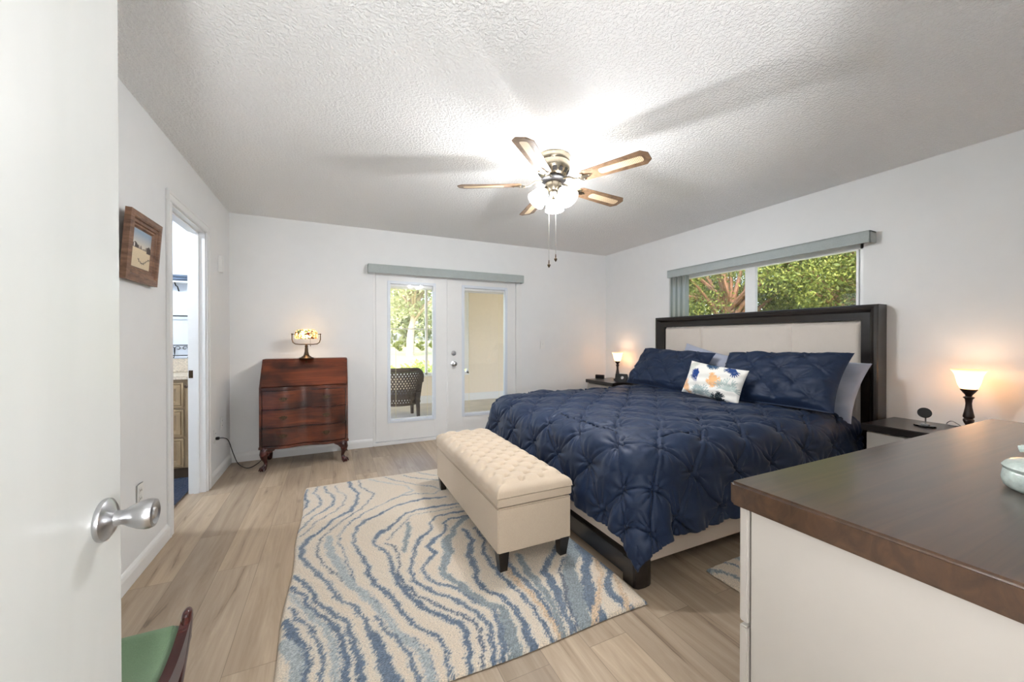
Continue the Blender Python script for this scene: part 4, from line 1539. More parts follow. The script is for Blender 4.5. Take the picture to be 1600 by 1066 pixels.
# ------------------------------------------------------------------ rugs
RUG_LINES = [
    ('blue', 0.02, [(-0.183,3.419),(-0.187,3.264),(-0.167,3.146),(-0.18,3.062),(-0.201,3.039)]),
    ('blue', 0.013, [(-0.105,3.453),(-0.129,3.326),(-0.089,3.193),(-0.078,3.07),(-0.13,2.984),(-0.195,2.883)]),
    ('blue', 0.019, [(-0.055,3.429),(-0.049,3.329),(0.008,3.173),(-0.001,3.034),(-0.052,2.948),(-0.125,2.88),(-0.192,2.693)]),
    ('dark', 0.009, [(0.022,3.408),(0.03,3.292),(0.093,3.145),(0.059,2.983),(0.011,2.897),(-0.1,2.792),(-0.137,2.676),(-0.181,2.622)]),
    ('blue', 0.03, [(0.126,3.448),(0.134,3.312),(0.173,3.172),(0.154,2.984),(0.104,2.854),(0.003,2.781),(-0.047,2.677),(-0.143,2.543),(-0.161,2.463),(-0.16,2.361),(-0.11,2.244),(-0.067,2.155),(-0.01,2.032),(0.011,1.944),(0.032,1.902),(0.086,1.827),(0.112,1.756),(0.141,1.629)]),
    ('blue', 0.06, [(0.141,1.629),(0.162,1.557),(0.167,1.479),(0.18,1.376)]),
    ('dark', 0.012, [(0.202,3.443),(0.206,3.278),(0.288,3.092),(0.223,2.951),(0.176,2.862),(0.069,2.75),(-0.012,2.625),(-0.065,2.537),(-0.086,2.4),(-0.074,2.315),(-0.022,2.179),(0.018,2.115),(0.04,2.05)]),
    ('grey', 0.012, [(0.28,3.437),(0.386,3.311),(0.533,3.168),(0.568,3.04),(0.454,2.976)]),
    ('blue', 0.011, [(0.401,3.445),(0.468,3.333),(0.626,3.139),(0.745,3.04),(0.765,2.961),(0.712,2.906),(0.574,2.971),(0.454,2.976),(0.264,2.842),(0.178,2.778),(0.097,2.681),(0.04,2.551),(0.028,2.447),(0.055,2.334),(0.061,2.213),(0.087,2.094),(0.089,2.017),(0.124,1.939),(0.171,1.85),(0.191,1.787),(0.209,1.711),(0.243,1.595),(0.318,1.477),(0.329,1.402),(0.327,1.335)]),
    ('grey', 0.045, [(-0.018,2.546),(-0.024,2.457),(-0.011,2.337),(0.031,2.19),(0.067,2.027),(0.122,1.911),(0.167,1.807),(0.2,1.723),(0.24,1.575),(0.291,1.483),(0.311,1.405),(0.31,1.337)]),
    ('blue', 0.03, [(0.775,2.813),(0.693,2.827),(0.615,2.851)]),
    ('blue', 0.026, [(0.615,2.851),(0.476,2.833),(0.367,2.794),(0.293,2.724),(0.194,2.672),(0.137,2.59),(0.111,2.486),(0.112,2.378),(0.143,2.238),(0.166,2.127),(0.162,2.036),(0.191,1.938),(0.241,1.836),(0.264,1.735),(0.283,1.66),(0.323,1.572),(0.373,1.505),(0.388,1.464),(0.385,1.401),(0.381,1.337)]),
    ('blue', 0.028, [(0.859,2.653),(0.665,2.677),(0.535,2.683),(0.447,2.662),(0.376,2.568),(0.287,2.468),(0.224,2.417),(0.216,2.329),(0.266,2.235),(0.282,2.147),(0.277,2.016),(0.29,1.902),(0.326,1.777),(0.364,1.688),(0.424,1.602),(0.476,1.538),(0.485,1.481),(0.47,1.406),(0.46,1.347)]),
    ('blue', 0.04, [(0.273,2.475),(0.223,2.402)]),
    ('dark', 0.008, [(0.808,2.609),(0.674,2.607),(0.564,2.617),(0.473,2.619),(0.417,2.53),(0.35,2.439),(0.295,2.352)]),
    ('teal', 0.03, [(0.439,2.52),(0.429,2.419),(0.385,2.295),(0.361,2.19)]),
    ('blue', 0.025, [(0.853,2.523),(0.715,2.536),(0.62,2.53),(0.57,2.459),(0.555,2.36),(0.483,2.311),(0.428,2.215),(0.391,2.096),(0.361,2.0),(0.361,1.9),(0.389,1.835),(0.438,1.763),(0.496,1.697),(0.53,1.636),(0.562,1.562),(0.587,1.484),(0.567,1.4),(0.552,1.33)]),
    ('dark', 0.016, [(0.27,2.319),(0.318,2.267),(0.326,2.18),(0.314,2.058),(0.296,1.985),(0.321,1.877),(0.355,1.782),(0.419,1.688),(0.479,1.601),(0.538,1.525),(0.538,1.449),(0.511,1.342)]),
    ('blue', 0.028, [(0.844,2.445),(0.693,2.457),(0.65,2.421),(0.639,2.32),(0.561,2.259),(0.492,2.185),(0.512,2.092),(0.442,2.022),(0.414,1.952),(0.438,1.864),(0.479,1.808),(0.543,1.753),(0.57,1.66),(0.634,1.567),(0.629,1.464),(0.607,1.381),(0.588,1.322)]),
    ('teal', 0.055, [(0.795,2.429),(0.701,2.343),(0.661,2.26),(0.597,2.195),(0.588,2.084),(0.543,1.999),(0.498,1.901),(0.535,1.829),(0.559,1.772),(0.582,1.697),(0.62,1.607),(0.673,1.549),(0.667,1.466),(0.637,1.34)]),
    ('blue', 0.04, [(0.742,2.284),(0.744,2.138),(0.678,2.002),(0.67,1.876),(0.638,1.762),(0.661,1.672),(0.711,1.6),(0.724,1.524),(0.722,1.441),(0.708,1.342)]),
    ('blue', 0.028, [(0.812,2.274),(0.812,2.105),(0.761,1.998),(0.758,1.85),(0.768,1.728),(0.793,1.598),(0.8,1.5),(0.796,1.406),(0.792,1.321)]),
    ('blue', 0.03, [(0.835,2.037),(0.843,1.875),(0.839,1.767),(0.859,1.644),(0.864,1.528),(0.852,1.421),(0.84,1.326)]),
    ('sand', 0.032, [(0.815,1.793),(0.813,1.693),(0.833,1.579),(0.836,1.45),(0.832,1.349)]),
    ('teal', 0.04, [(0.926,1.886),(0.9,1.723),(0.903,1.597),(0.893,1.491),(0.872,1.401)]),
    ('blue', 0.045, [(1.241,1.924),(1.186,1.872),(1.069,1.785),(0.981,1.7),(0.971,1.605),(0.943,1.503),(0.907,1.406),(0.897,1.329)]),
    ('teal', 0.1, [(1.264,1.874),(1.188,1.746),(1.115,1.668),(1.063,1.576),(1.01,1.471),(0.976,1.384),(0.962,1.318)]),
    ('dark', 0.02, [(1.14,1.752),(1.051,1.667),(1.021,1.568),(0.959,1.46),(0.94,1.38),(0.921,1.317)]),
    ('blue', 0.07, [(1.317,1.869),(1.26,1.713),(1.166,1.599),(1.105,1.489),(1.058,1.39),(1.04,1.322)]),
    ('blue', 0.05, [(1.307,1.69),(1.286,1.557),(1.192,1.462),(1.177,1.381),(1.194,1.315)]),
    ('sand', 0.03, [(1.28,1.669),(1.223,1.543),(1.153,1.467)]),
    ('sand', 0.03, [(1.281,1.515),(1.243,1.425)]),
    ('blue', 0.02, [(1.324,1.426),(1.31,1.368)]),
    ('blue', 0.02, [(1.305,1.333),(1.301,1.299)]),
    ('blue', 0.03, [(0.484,1.532),(0.481,1.44),(0.46,1.342)]),
    ('blue', 0.032, [(-0.18,2.201),(-0.089,2.033),(-0.071,1.949),(-0.019,1.854),(0.048,1.75),(0.067,1.638),(0.085,1.538),(0.085,1.461)]),
    ('blue', 0.028, [(-0.188,2.109),(-0.119,2.009),(-0.088,1.895),(-0.023,1.799),(0.019,1.703),(0.031,1.614),(0.042,1.528),(0.036,1.457)]),
    ('grey', 0.028, [(-0.177,2.045),(-0.119,1.927),(-0.071,1.821),(-0.018,1.72),(0.0,1.609),(0.004,1.516)]),
    ('blue', 0.018, [(-0.169,1.95),(-0.128,1.848),(-0.082,1.765),(-0.057,1.669),(-0.037,1.583),(-0.043,1.483)]),
    ('blue', 0.04, [(-0.175,1.854),(-0.149,1.768),(-0.117,1.684),(-0.092,1.609),(-0.102,1.511)]),
    ('blue', 0.026, [(0.165,1.727),(0.197,1.619),(0.238,1.531),(0.258,1.457),(0.267,1.365)]),
    ('grey', 0.06, [(-0.175,1.724),(-0.129,1.626),(-0.126,1.533)]),
    ('blue', 0.012, [(0.564,3.418),(0.612,3.33),(0.8,3.178)]),
    ('blue', 0.01, [(0.685,3.43),(0.826,3.279)]),
]

RUG_COL = {'blue': (110, 124, 140), 'grey': (170, 177, 178), 'teal': (138, 148, 152), 'sand': (210, 184, 154), 'dark': (104, 110, 120)}


def rug_material():
    m = N('woven_wool_rug')
    a = m.n('Attribute')
    a.attribute_name = 'paint'
    v = m.coords()
    v2 = m.coords((140, 420, 1))
    f = m.noise(v2, 1.0, 3, 0.7)
    speck = m.ramp(f, [(0.34, (0.42, 0.45, 0.5)), (0.5, (0.95, 0.95, 0.95)), (0.66, (1.32, 1.29, 1.24))])
    m.base(m.mix(0.85, a.outputs['Color'], speck, 'MULTIPLY'))
    h = m.math('ADD', m.noise(v, 260, 3), m.noise(v, 60, 3))
    m.bump(h, 0.9, 0.005)
    m.pbr(0.95, 0, 0.15, 0, 0.3)
    return m.m


M['rug'] = rug_material()


def make_rug(name, x0, x1, y0, y1, lines, label, step=0.0055, ext=0.45, dim=1.0, seed=0):
    nx, ny = int((x1 - x0) / step), int((y1 - y0) / step)
    gx, gy = np.meshgrid(np.linspace(x0, x1, nx + 1), np.linspace(y0, y1, ny + 1))
    rs = np.random.RandomState(seed)
    fx = gx + 0.004 * np.sin(gy * 60 + gx * 20) + 0.005 * rs.randn(*gx.shape)
    fy = gy + 0.004 * np.sin(gx * 70 - gy * 31) + 0.003 * rs.randn(*gx.shape)
    base = np.array(lin((222, 208, 188))) * np.ones(gx.shape + (1,))
    warm = (np.sin(gx * 9 + 2 * np.sin(gy * 3)) * np.sin(gy * 5 + 1.5 * np.sin(gx * 4)) * 0.5 + 0.5)[..., None]
    base = base * (1 - 0.35 * warm) + np.array(lin((222, 202, 178))) * 0.35 * warm
    halo = np.zeros(gx.shape)
    allw = np.zeros(gx.shape)
    hgt = np.zeros(gx.shape)
    for (cn, w, L) in lines:
        P = [np.array(q, float) for q in L]
        e0, e1 = P[0] - P[1], P[-1] - P[-2]
        # run the band on past the last point so it leaves the rug
        if P[-1][1] < y0 + 0.35:
            P.append(P[-1] + e1 / (np.linalg.norm(e1) + 1e-9) * ext)
        d = np.full(gx.shape, 9.0)
        for a, b_ in zip(P[:-1], P[1:]):
            ab = b_ - a
            t = np.clip(((fx - a[0]) * ab[0] + (fy - a[1]) * ab[1]) / (ab @ ab + 1e-9), 0, 1)
            d = np.minimum(d, np.hypot(fx - a[0] - t * ab[0], fy - a[1] - t * ab[1]))
        hw_ = w * 0.40 * (1 + 0.22 * np.sin(gx * 13 + gy * 9))
        k = np.clip((hw_ - d) / 0.004 + 0.5, 0, 1)
        c = np.array(lin(RUG_COL[cn]))
        dash = 0.70 + 0.60 * rs.rand(*gx.shape)
        if cn in ('blue', 'dark'):
            var = (np.sin(gx * 17 + gy * 7 + w * 99) * 0.5 + 0.5)[..., None]
            cc = c * (1 - 0.45 * var) + np.array(lin((66, 86, 110))) * 0.6 * var
        else:
            cc = c
        halo = np.maximum(halo, np.clip((hw_ + 0.016 - d) / 0.014, 0, 1) * (cn != 'sand'))
        base = base * (1 - k[..., None]) + cc * dash[..., None] * k[..., None]
        allw = np.maximum(allw, k)
    hl = (halo * (1 - allw) * 0.35)[..., None]
    base = base * (1 - hl) + np.array(lin((196, 202, 202))) * hl
    base = base * dim
    edge = np.minimum(np.minimum(gx - x0, x1 - gx), np.minimum(gy - y0, y1 - gy))
    zz = 0.004 + 0.014 * np.sqrt(np.clip(edge / 0.012, 0, 1)) + 0.0020 * rs.rand(*gx.shape) + 0.0012 * np.sin(gx * 90) * np.sin(gy * 80)
    wob = 0.006
    gx2 = gx + wob * np.sin(gy * 9) * np.clip(1 - edge / 0.3, 0, 1)
    gy2 = gy + wob * np.sin(gx * 7) * np.clip(1 - edge / 0.3, 0, 1)
    V = np.stack([gx2, gy2, zz], -1).reshape(-1, 3)
    o = np_mesh(name, V, grid_faces(nx, ny), M['rug'], None, 180, paint=base.reshape(-1, 3))
    return tag(o, label, 'rug')


make_rug('area_rug', -0.196, 1.300, 1.300, 3.468, RUG_LINES, 'large cream rug with wavy blue marbled bands under the tufted bench')
side_lines = []
rs = np.random.RandomState(5)
for k in range(13):
    xx = 1.70 + k * 0.115
    side_lines.append((['teal', 'blue', 'grey', 'dark'][k % 4], [0.035, 0.018, 0.05, 0.012][k % 4],
                       [(xx + 0.05 * math.sin(j * 1.3 + k * 0.7) + 0.10 * j * 0.6, 1.42 - j * 0.12) for j in range(8)]))
make_rug('bedside_rug', 1.755, 3.15, 0.72, 1.362, side_lines, 'small marbled rug on the floor between the bed and the dresser', seed=3, ext=0.2)

# ------------------------------------------------------------------ bathroom
BX0, BYb = -2.55, 4.70
M['bath_wall'] = plain('pale_bath_paint', (226, 232, 240), 0.6, noise=0.01)
for nm_, bb_ in (('wall_bath_back', (BX0 - 0.1, XL - T, BYb, BYb + 0.1)), ('wall_bath_left', (BX0 - 0.1, BX0, 1.9, BYb)), ('wall_bath_front', (BX0 - 0.1, XL - T, 1.8, 1.9)), ('wall_bath_corner', (XL - T - 0.001, XL - T + 0.05, YB + 0.0, BYb))):
    struct(MB().box(*bb_, 0, H), nm_, M['bath_wall'], 'pale bathroom wall seen through the doorway', 'wall', smooth=False)
M['vanity'] = wood('glazed_maple', (142, 120, 90), (180, 154, 118), (8, 8, 3), 0.4, 0.2)
M['vanity_dark'] = plain('glaze_brown', (84, 66, 48), 0.5)
M['stone'] = plain('beige_granite', (206, 192, 172), 0.25, noise=0.22, scale=90)
va = thing('bathroom_vanity', 'glazed wood bathroom vanity with raised panel drawers and stone top', 'vanity', (-1.8, 4.4, 0))
MB().box(BX0 + 0.012, -1.128, 4.168, BYb - 0.002, 0.10, 0.862, 0.002).build('cabinet', M['vanity'], va, world=True)
MB().box(BX0 + 0.01, -1.14, 4.22, BYb - 0.01, 0.0, 0.10).build('toe_kick', M['vanity_dark'], va, False, world=True)
for (z0, z1) in ((0.115, 0.355), (0.375, 0.605), (0.625, 0.835)):
    for col_ in range(3):
        x1 = -1.158 - col_ * 0.43
        x0 = x1 - 0.40
        v, f = [], []
        prof = [(0, 0.0), (0, 0.018), (0.012, 0.020), (0.016, 0.012), (0.020, 0.019), (0.048, 0.018), (0.052, 0.008), (0.060, 0.008), (0.085, 0.018), (0.09, 0.018)]
        for (ins, dep) in prof:
            v += [(x0 + ins, 4.167 - dep, z0 + ins), (x1 - ins, 4.167 - dep, z0 + ins), (x1 - ins, 4.167 - dep, z1 - ins), (x0 + ins, 4.167 - dep, z1 - ins)]
        n = len(prof)
        for i in range(n - 1):
            for k in range(4):
                f.append([i * 4 + k, i * 4 + (k + 1) % 4, (i + 1) * 4 + (k + 1) % 4, (i + 1) * 4 + k])
        f.append([(n - 1) * 4 + k for k in range(4)])
        MB().raw(v, f).build('drawer', M['vanity'], va, 25, world=True)
ro = MB().lathe([(0, 0), (0.012, 0), (0.013, 0.004), (0.009, 0.006), (0.005, 0.005), (0, 0.008)], 20, mat=Matrix.Translation((-1.142, 4.166, 0.80)) @ Matrix.Rotation(R(90), 4, 'X')).build('rosette', M['vanity_dark'], va, world=True)
MB().box(BX0 + 0.005, -1.105, 4.135, BYb - 0.001, 0.862, 0.892, 0.004).box(BX0 + 0.005, XL - T - 0.055, BYb - 0.025, BYb - 0.001, 0.892, 1.02, 0.003).build('stone_top', M['stone'], va, world=True)
# scrollwork rack
M['iron'] = plain('black_wrought_iron', (24, 22, 22), 0.5, 0.5)
rk = thing('scroll_rack', 'black wrought iron scrollwork rack on the bathroom wall above the vanity', 'rack', (-1.4, BYb - 0.03, 1.05))
b = MB()
gy_ = BYb - 0.035
for z in (1.052, 1.150):
    b.box(-1.62, -1.10, gy_ - 0.004, gy_ + 0.004, z - 0.004, z + 0.004)
for xx in (-1.62, -1.405, -1.1):
    b.box(xx - 0.004, xx + 0.004, gy_ - 0.004, gy_ + 0.004, 1.03, 1.154)
for k in range(5):
    cx_ = -1.575 + k * 0.105
    for s in (-1, 1):
        pts = []
        for i in range(18):
            a = i / 17 * 3.4 * PI / 2
            rr_ = 0.024 * (1 - 0.65 * i / 17)
            pts.append((cx_ + s * (0.026 - rr_ * math.cos(a)), gy_, 1.10 + 0.02 * 1 + rr_ * math.sin(a)))
        b.tube([(cx_, gy_, 1.056), (cx_ + s * 0.003, gy_, 1.09)] + pts, 0.0028, 6)
    b.tube([(cx_, gy_ - 0.006, 1.05), (cx_, gy_ - 0.02, 1.03), (cx_, gy_ - 0.03, 1.035)], 0.003, 6)
b.build('scrollwork', M['iron'], rk, world=True)
tb_ = thing('towel_bar', 'thin dark towel bar on the bathroom wall', 'towel bar', (-1.35, BYb, 1.43))
b = MB().tube([(-1.62, BYb - 0.05, 1.43), (-1.12, BYb - 0.05, 1.43)], 0.006, 10)
for x_ in (-1.60, -1.14):
    b.tube([(x_, BYb - 0.05, 1.43), (x_, BYb, 1.43)], 0.005, 8)
b.build('rod', M['iron'], tb_, world=True)
shf = thing('towel_shelf', 'narrow white towel shelf on the bathroom wall with curved iron brackets', 'shelf', (-1.35, BYb, 1.75))
MB().box(-1.42, -1.10, BYb - 0.13, BYb - 0.001, 1.742, 1.756, 0.002).build('board', M['white'], shf, world=True)
for xx in (-1.34, -1.16):
    MB().tube(smooth_pts([(xx, BYb - 0.11, 1.74), (xx, BYb - 0.08, 1.715), (xx, BYb - 0.04, 1.71), (xx, BYb - 0.004, 1.67)], 4), 0.005, 8).build('bracket', M['iron'], shf, world=True)
b = MB().box(-1.40, -1.115, BYb - 0.125, BYb - 0.01, 1.757, 1.785, 0.012, 3).box(-1.398, -1.118, BYb - 0.12, BYb - 0.012, 1.787, 1.815, 0.012, 3)
tag(b.build('folded_towel', M['towel']), 'folded blue towel on the bathroom shelf', 'towel')
nxm, nym = 90, 150
gx, gy = np.meshgrid(np.linspace(-1.62, -1.03, nxm + 1), np.linspace(3.16, 4.17, nym + 1))
rs = np.random.RandomState(2)
V = np.stack([gx, gy, 0.012 + 0.008 * rs.rand(*gx.shape)], -1).reshape(-1, 3)
tag(np_mesh('bath_mat', V, grid_faces(nxm, nym), M['blue_rug'], None, 180), 'shaggy navy blue bath mat in front of the vanity', 'bath mat')
# ceiling light added to brighten the bathroom
bl_ = thing('added_bath_ceiling_light', 'added round white ceiling light that brightens the bathroom', 'ceiling light', (-1.75, 3.3, H))
M['lamp_white'] = glow_mat('opal_glass_lit', (0.9, 0.9, 0.9), (1, 1, 1), 1.0, 0.6)
MB().lathe([(0.16, 0), (0.16, -0.03), (0.12, -0.07), (0.05, -0.09), (0, -0.093)], 32, close=False).build('diffuser', M['lamp_white'], bl_)
lamp('added_bath_light', 'POINT', (0, 0, -0.055), ADDED_BATH_WATTS, (0.86, 0.93, 1.0), 0.03, parent=bl_)
hl_ = thing('added_floor_lamp', 'added unseen uplight floor lamp in the hallway, brightening the bedroom ceiling', 'floor lamp', (-0.12, -0.60, 0))  # unseen uplight added behind the camera to brighten the bedroom ceiling
MB().lathe([(0, 0), (0.13, 0), (0.13, 0.015), (0.02, 0.03), (0.012, 0.05), (0.012, 0.87), (0.03, 0.88), (0.03, 0.90), (0, 0.90)], 28).build('stand', M['black'], hl_)
MB().lathe([(0, 0.895), (0.06, 0.905), (0.12, 0.955), (0.165, 1.035), (0.16, 1.037), (0.115, 0.962), (0.055, 0.912), (0, 0.902)], 36, close=False).build('bowl', M['white'], hl_)
lamp('added_hall_light', 'POINT', (0, 0, 1.02), ADDED_HALL_WATTS, (0.975, 0.985, 1.0), 0.13, parent=hl_)

# ------------------------------------------------------------------ porch
M['porch_wall'] = plain('porch_beige_stucco', (242, 230, 212), 0.8, noise=0.02, bump=0.1)
M['porch_floor'] = plain('porch_tile', (206, 200, 186), 0.5, noise=0.08, scale=4)
M['header'] = wood('porch_header_wood', (110, 84, 60), (142, 112, 84), (3, 30, 30), 0.6, 0)
PY = 7.25
struct(MB().box(-2.6, 4.9, 4.68, PY + 0.2, -0.12, -0.012), 'floor_porch', M['porch_floor'], 'pale tile porch floor outside the french doors', 'floor', smooth=False)
struct(MB().box(-2.6, 4.9, 4.68, PY + 0.25, 2.52, 2.62), 'ceiling_porch', M['porch_wall'], 'beige porch ceiling', 'ceiling', smooth=False)
b = MB().box(-2.6, 4.9, PY, PY + 0.15, -0.1, 0.52).box(2.46, 4.9, PY, PY + 0.15, 0.52, 2.52).box(-2.6, 2.46, PY, PY + 0.15, 2.22, 2.52).box(-2.6, -2.3, PY, PY + 0.15, 0.52, 2.52)
b.box(4.75, 4.9, 4.68, PY, -0.1, 2.52)
struct(b, 'wall_porch', M['porch_wall'], 'beige porch wall with a wide window band', 'wall', smooth=False)
struct(MB().box(-2.3, 2.46, PY - 0.02, PY + 0.01, 2.17, 2.50), 'trim_5', M['header'], 'brown wooden header above the porch windows', 'trim', smooth=False)
b = MB().box(-2.6, 4.75, PY - 0.014, PY, -0.012, 0.13)
struct(b, 'baseboard_porch', M['trim'], 'white baseboard of the porch wall', 'baseboard', smooth=False)
b = MB()
for xx in (-2.28, -0.95, 0.32, 1.62, 2.44):
    b.box(xx - 0.022, xx + 0.022, PY + 0.02, PY + 0.07, 0.52, 2.22)
b.box(-2.3, 2.46, PY + 0.02, PY + 0.07, 0.52, 0.56).box(-2.3, 2.46, PY + 0.02, PY + 0.07, 2.17, 2.22).box(-2.3, 2.46, PY + 0.035, PY + 0.055, 1.385, 1.405)
b.box(-2.3, 2.46, PY - 0.03, PY + 0.02, 0.50, 0.53)
w2 = struct(b, 'window_2', M['vinyl'], 'white framed porch window band facing the lawn', 'window', smooth=False)
struct_pane = MB().box(-2.3, 2.46, PY + 0.044, PY + 0.047, 0.56, 2.17).build('glass_pane', M['glass'], w2, False)
pc2 = thing('porch_window_blind', 'white blind hanging at the end of the porch window', 'blind', (2.40, PY - 0.03, 1.4))
MB().box(2.33, 2.42, PY - 0.045, PY - 0.02, 0.62, 2.2, 0.006).build('blind_stack', M['white'], pc2, world=True)

# wicker armchair on the porch
M['wicker'] = plain('dark_wicker', (92, 80, 72), 0.6, noise=0.2, scale=120, bump=0.3)
wc = thing('wicker_armchair', 'dark brown wicker armchair on the porch behind the left french door', 'armchair', (0.93, 6.12, -0.012))
RC = 0.33


def back_pt(s, z):
    """s -1..1 around the back (towards the camera is s=0)"""
    a = -PI / 2 + s * 1.45
    rr_ = RC + (z - 0.4) * 0.14
    return Vector((rr_ * math.cos(a), rr_ * math.sin(a) * 0.95, z))


def top_z(s):
    return 0.76 - 0.20 * max(0, (abs(s) - 0.42) / 0.58) ** 1.5


b = MB()
rails = []
b.tube([back_pt(-1 + 2 * i / 30, top_z(-1 + 2 * i / 30)) for i in range(31)], [0.022 + 0.012 * (1 - abs(-1 + 2 * i / 30)) for i in range(31)], 12)
b.tube([back_pt(-1 + 2 * i / 30, 0.24) for i in range(31)], 0.022, 10)
b.tube([back_pt(-1 + 2 * i / 30, 0.34) for i in range(31)], 0.012, 8)
b.build('frame', M['wicker'], wc)
b = MB()
for k in range(-16, 30):
    for sg in (1, -1):
        pts = []
        for i in range(15):
            s = -1 + 2 * (k / 14 + sg * 0) + 0
            s = -1 + k * 0.09 + i * 0.045
            z = 0.26 + i * 0.036
            ss = s if sg == 1 else -s
            if abs(ss) <= 0.98 and z <= top_z(ss):
                p_ = back_pt(ss, z)
                pts.append(p_ * 1.0 + Vector((0, 0, 0)))
        if len(pts) > 2:
            b.tube(pts, 0.0115, 5)
b.build('woven_back', M['wicker'], wc)
MB().lathe([(0, 0.33), (0.27, 0.33), (0.30, 0.345), (0.30, 0.375), (0.26, 0.39), (0, 0.39)], 32).build('seat', M['wicker'], wc)
for s in (-1, 1):
    P = [back_pt(s * 0.98, 0.56), Vector((s * 0.36, 0.12, 0.55)), Vector((s * 0.35, 0.22, 0.50)), Vector((s * 0.33, 0.24, 0.36))]
    MB().tube(smooth_pts(P), 0.028, 10).build('armrest', M['wicker'], wc)
    for yy, zt in ((-0.24, 0.40), (0.23, 0.40)):
        MB().tube([(s * 0.235, yy, zt), (s * 0.245, yy * 1.05, 0.2), (s * 0.25, yy * 1.08, 0.0)], [0.034, 0.030, 0.026], 10).build('leg', M['wicker'], wc)

# ------------------------------------------------------------------ garden
def leaf_mat(name, c1, c2, c3):
    m = N(name)
    v = m.coords()
    f = m.noise(v, 3.0, 4, 0.6)
    f2 = m.noise(v, 26, 2)
    col = m.mix(m.ramp(f, [(0.35, (0, 0, 0)), (0.65, (1, 1, 1))]), lin(c1), lin(c2))
    col = m.mix(m.ramp(f2, [(0.5, (0, 0, 0)), (0.7, (1, 1, 1))]), col, lin(c3))
    m.base(col)
    m.pbr(0.6, 0, 0.3)
    tl = m.n('BsdfTranslucent')
    m.l(col, tl.inputs['Color'])
    mx = m.n('MixShader')
    mx.inputs[0].default_value = 0.3
    m.l(m.p.outputs[0], mx.inputs[1])
    m.l(tl.outputs[0], mx.inputs[2])
    m.l(mx.outputs[0], m.o.inputs['Surface'])
    return m.m


M['leaf'] = leaf_mat('green_leaves', (62, 80, 36), (108, 122, 54), (164, 166, 88))
M['leaf_hazed'] = leaf_mat('haze_paled_leaves', (150, 162, 122), (184, 190, 152), (204, 206, 176))  # distance haze put into the leaf colour
M['leaf_hedge'] = leaf_mat('hedge_leaves', (120, 150, 70), (186, 200, 110), (206, 210, 130))
M['bark'] = plain('brown_bark', (122, 92, 70), 0.9, noise=0.3, scale=14, bump=0.6, bdist=0.02)
M['bark_pale'] = plain('pale_oak_bark', (168, 156, 138), 0.9, noise=0.2, scale=6, bump=0.5, bdist=0.02)
M['grass'] = plain('lawn_grass', (150, 150, 104), 0.95, noise=0.18, scale=0.5)


def leaves(name, clumps, per, size, mat, parent=None, seed=0, spread=1.0):
    rs = np.random.RandomState(seed)
    cen = np.repeat(np.array([c[:3] for c in clumps]), per, 0)
    rad = np.repeat(np.array([c[3] for c in clumps]), per)
    n = len(cen)
    d = rs.randn(n, 3)
    d /= np.linalg.norm(d, axis=1, keepdims=True)
    P = cen + d * (rad * rs.rand(n) ** 0.45)[:, None] * np.array([1, 1, 0.75])
    a = rs.randn(n, 3)
    a /= np.linalg.norm(a, axis=1, keepdims=True)
    c = np.cross(a, rs.randn(n, 3))
    c /= np.linalg.norm(c, axis=1, keepdims=True)
    s = size * (0.6 + 0.8 * rs.rand(n))[:, None]
    V = np.stack([P - a * s, P + c * s * 0.42, P + a * s, P - c * s * 0.42], 1).reshape(-1, 3)
    F = np.arange(4 * n).reshape(n, 4)
    return np_mesh(name, V, F, mat, parent, False)


def tree_proto(label, loc, crown_r, crown_z, nclump, per, lsize, lm, bm_, trunk_r, seed, group=None, lean=0.0):
    t = thing('tree', label, 'tree', loc, 0, group)
    rs = np.random.RandomState(seed)
    cl = []
    for i in range(nclump):
        d = rs.randn(3)
        d /= np.linalg.norm(d)
        rr_ = crown_r * rs.rand() ** 0.4
        cl.append((d[0] * rr_ + lean * 0.5, d[1] * rr_, crown_z + d[2] * rr_ * 0.72, crown_r * (0.16 + 0.14 * rs.rand())))
    b = MB()
    b.tube(smooth_pts([(0, 0, -0.3), (0.05 * lean, 0.0, crown_z * 0.25), (lean * 0.3, 0.05, crown_z * 0.5), (lean * 0.6, 0.1, crown_z * 1.05)], 3), [trunk_r * (1.25 - 0.085 * i) for i in range(10)], 10)
    for i in range(0, nclump, 3):
        c = cl[i]
        z0 = crown_z * (0.4 + 0.3 * rs.rand())
        b.tube(smooth_pts([(lean * 0.3, 0, z0), ((c[0]) * 0.45, c[1] * 0.45, (z0 + c[2]) / 2 + 0.1), (c[0], c[1], c[2])], 2), [trunk_r * 0.42, trunk_r * 0.36, trunk_r * 0.28, trunk_r * 0.2, trunk_r * 0.1], 6)
    b.build('trunk', bm_, t)
    leaves('foliage', cl, per, lsize, lm, t, seed)
    return t


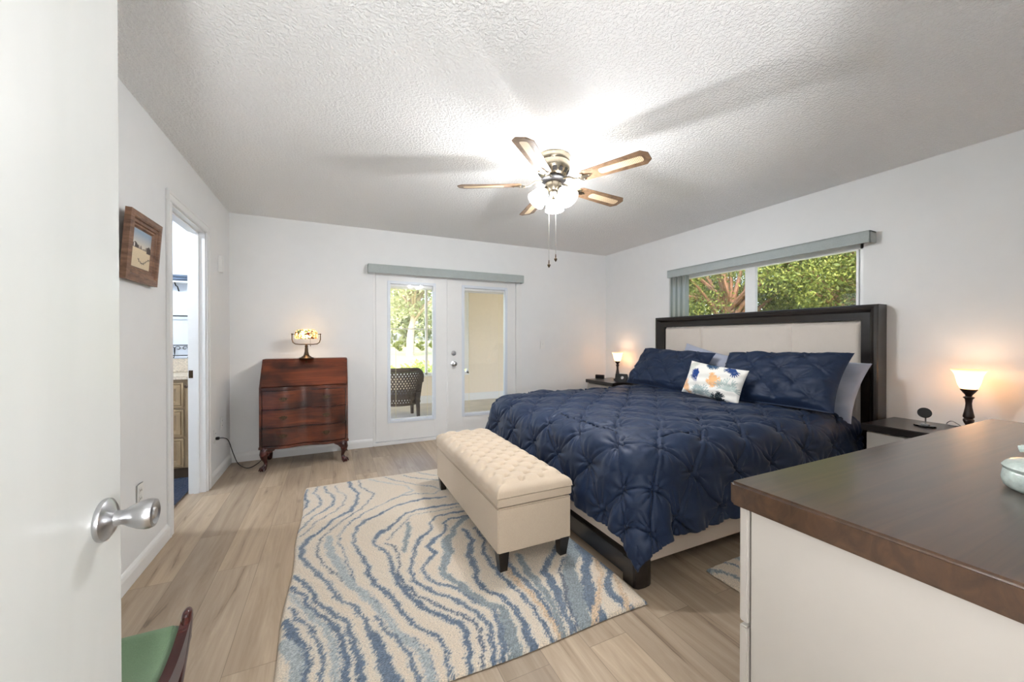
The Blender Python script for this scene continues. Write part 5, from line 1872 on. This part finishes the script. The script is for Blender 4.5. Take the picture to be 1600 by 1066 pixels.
tr0 = tree_proto('leafy tree with brown trunk filling the left pane of the bed window', (9.3, 6.45, -0.2), 2.3, 3.2, 90, 420, 0.040, M['leaf'], M['bark'], 0.15, 4, lean=-0.4)
for (x_, y_, rz_, lb) in ((9.6, 3.9, 1.3, 'sunlit leafy tree filling the right pane of the bed window'),
                          (9.4, 1.2, 2.6, 'leafy tree beyond the near edge of the bed window'),
                          (12.6, 7.0, 4.0, 'dense tree behind the gap of the two window trees'),
                          (11.5, 10.2, 5.0, 'dense tree beyond the far edge of the bed window'),
                          (13.0, 3.4, 0.4, 'dense tree in the back row right of the bed window')):
    dup(tr0, (x_, y_, -0.2), rz_, lb)
oak = tree_proto('pale forked oak on the lawn seen through the left french door', (6.0, 33.3, -0.3), 5.6, 7.6, 110, 120, 0.17, M['leaf_hazed'], M['bark_pale'], 0.30, 9, lean=1.2)
ft0 = tree_proto('far pale tree at the end of the lawn, nearest the oak', (12.0, 72, -0.3), 6.5, 5.4, 60, 90, 0.4, M['leaf_hazed'], M['bark_pale'], 0.4, 12)
for i, (x_, y_, lb) in enumerate(((21.5, 76, 'far pale tree right of the oak at the end of the lawn'), (3.0, 74, 'far pale tree left of the oak at the end of the lawn'), (-7.0, 72, 'far pale tree outermost left at the end of the lawn'), (31.0, 78, 'far pale tree outermost right at the end of the lawn'))):
    dup(ft0, (x_, y_, -0.3), i * 1.1, lb)
struct(MB().box(-120, 160, 4.9, 300, -0.35, -0.25).box(3.85, 160, -60, 4.9, -0.35, -0.25), 'ground', M['grass'], 'sunlit lawn around the house', 'lawn', smooth=False)
# hedge by the porch
hc = []
rs = np.random.RandomState(21)
for i in range(110):
    hc.append((-1.5 + 8.5 * i / 109, 10.5 + 0.3 * rs.randn(), 0.05 + 0.42 * rs.rand(), 0.24))
hd = leaves('hedge', hc, 75, 0.05, M['leaf_hedge'], None, 8)
tag(hd, 'low bright green hedge just outside the porch windows', 'hedge')
bs0 = None
for i, x_ in enumerate((5.2, 6.9, 8.3, 9.6, 11.2)):
    if bs0 is None:
        cl = [(0.3 * math.cos(k), 0.3 * math.sin(k * 1.7), 0.25 + 0.13 * k, 0.33) for k in range(7)]
        bs0 = leaves('bush', cl, 60, 0.12, M['leaf'], None, 3)
        tag(bs0, 'small round bush in the row far across the lawn', 'bush', 'bushes in the row across the lawn')
        bs0.location = (x_, 46, -0.25)
    else:
        o = bs0.copy()
        C.objects.link(o)
        o.location = (x_, 46 + i * 0.2, -0.25)
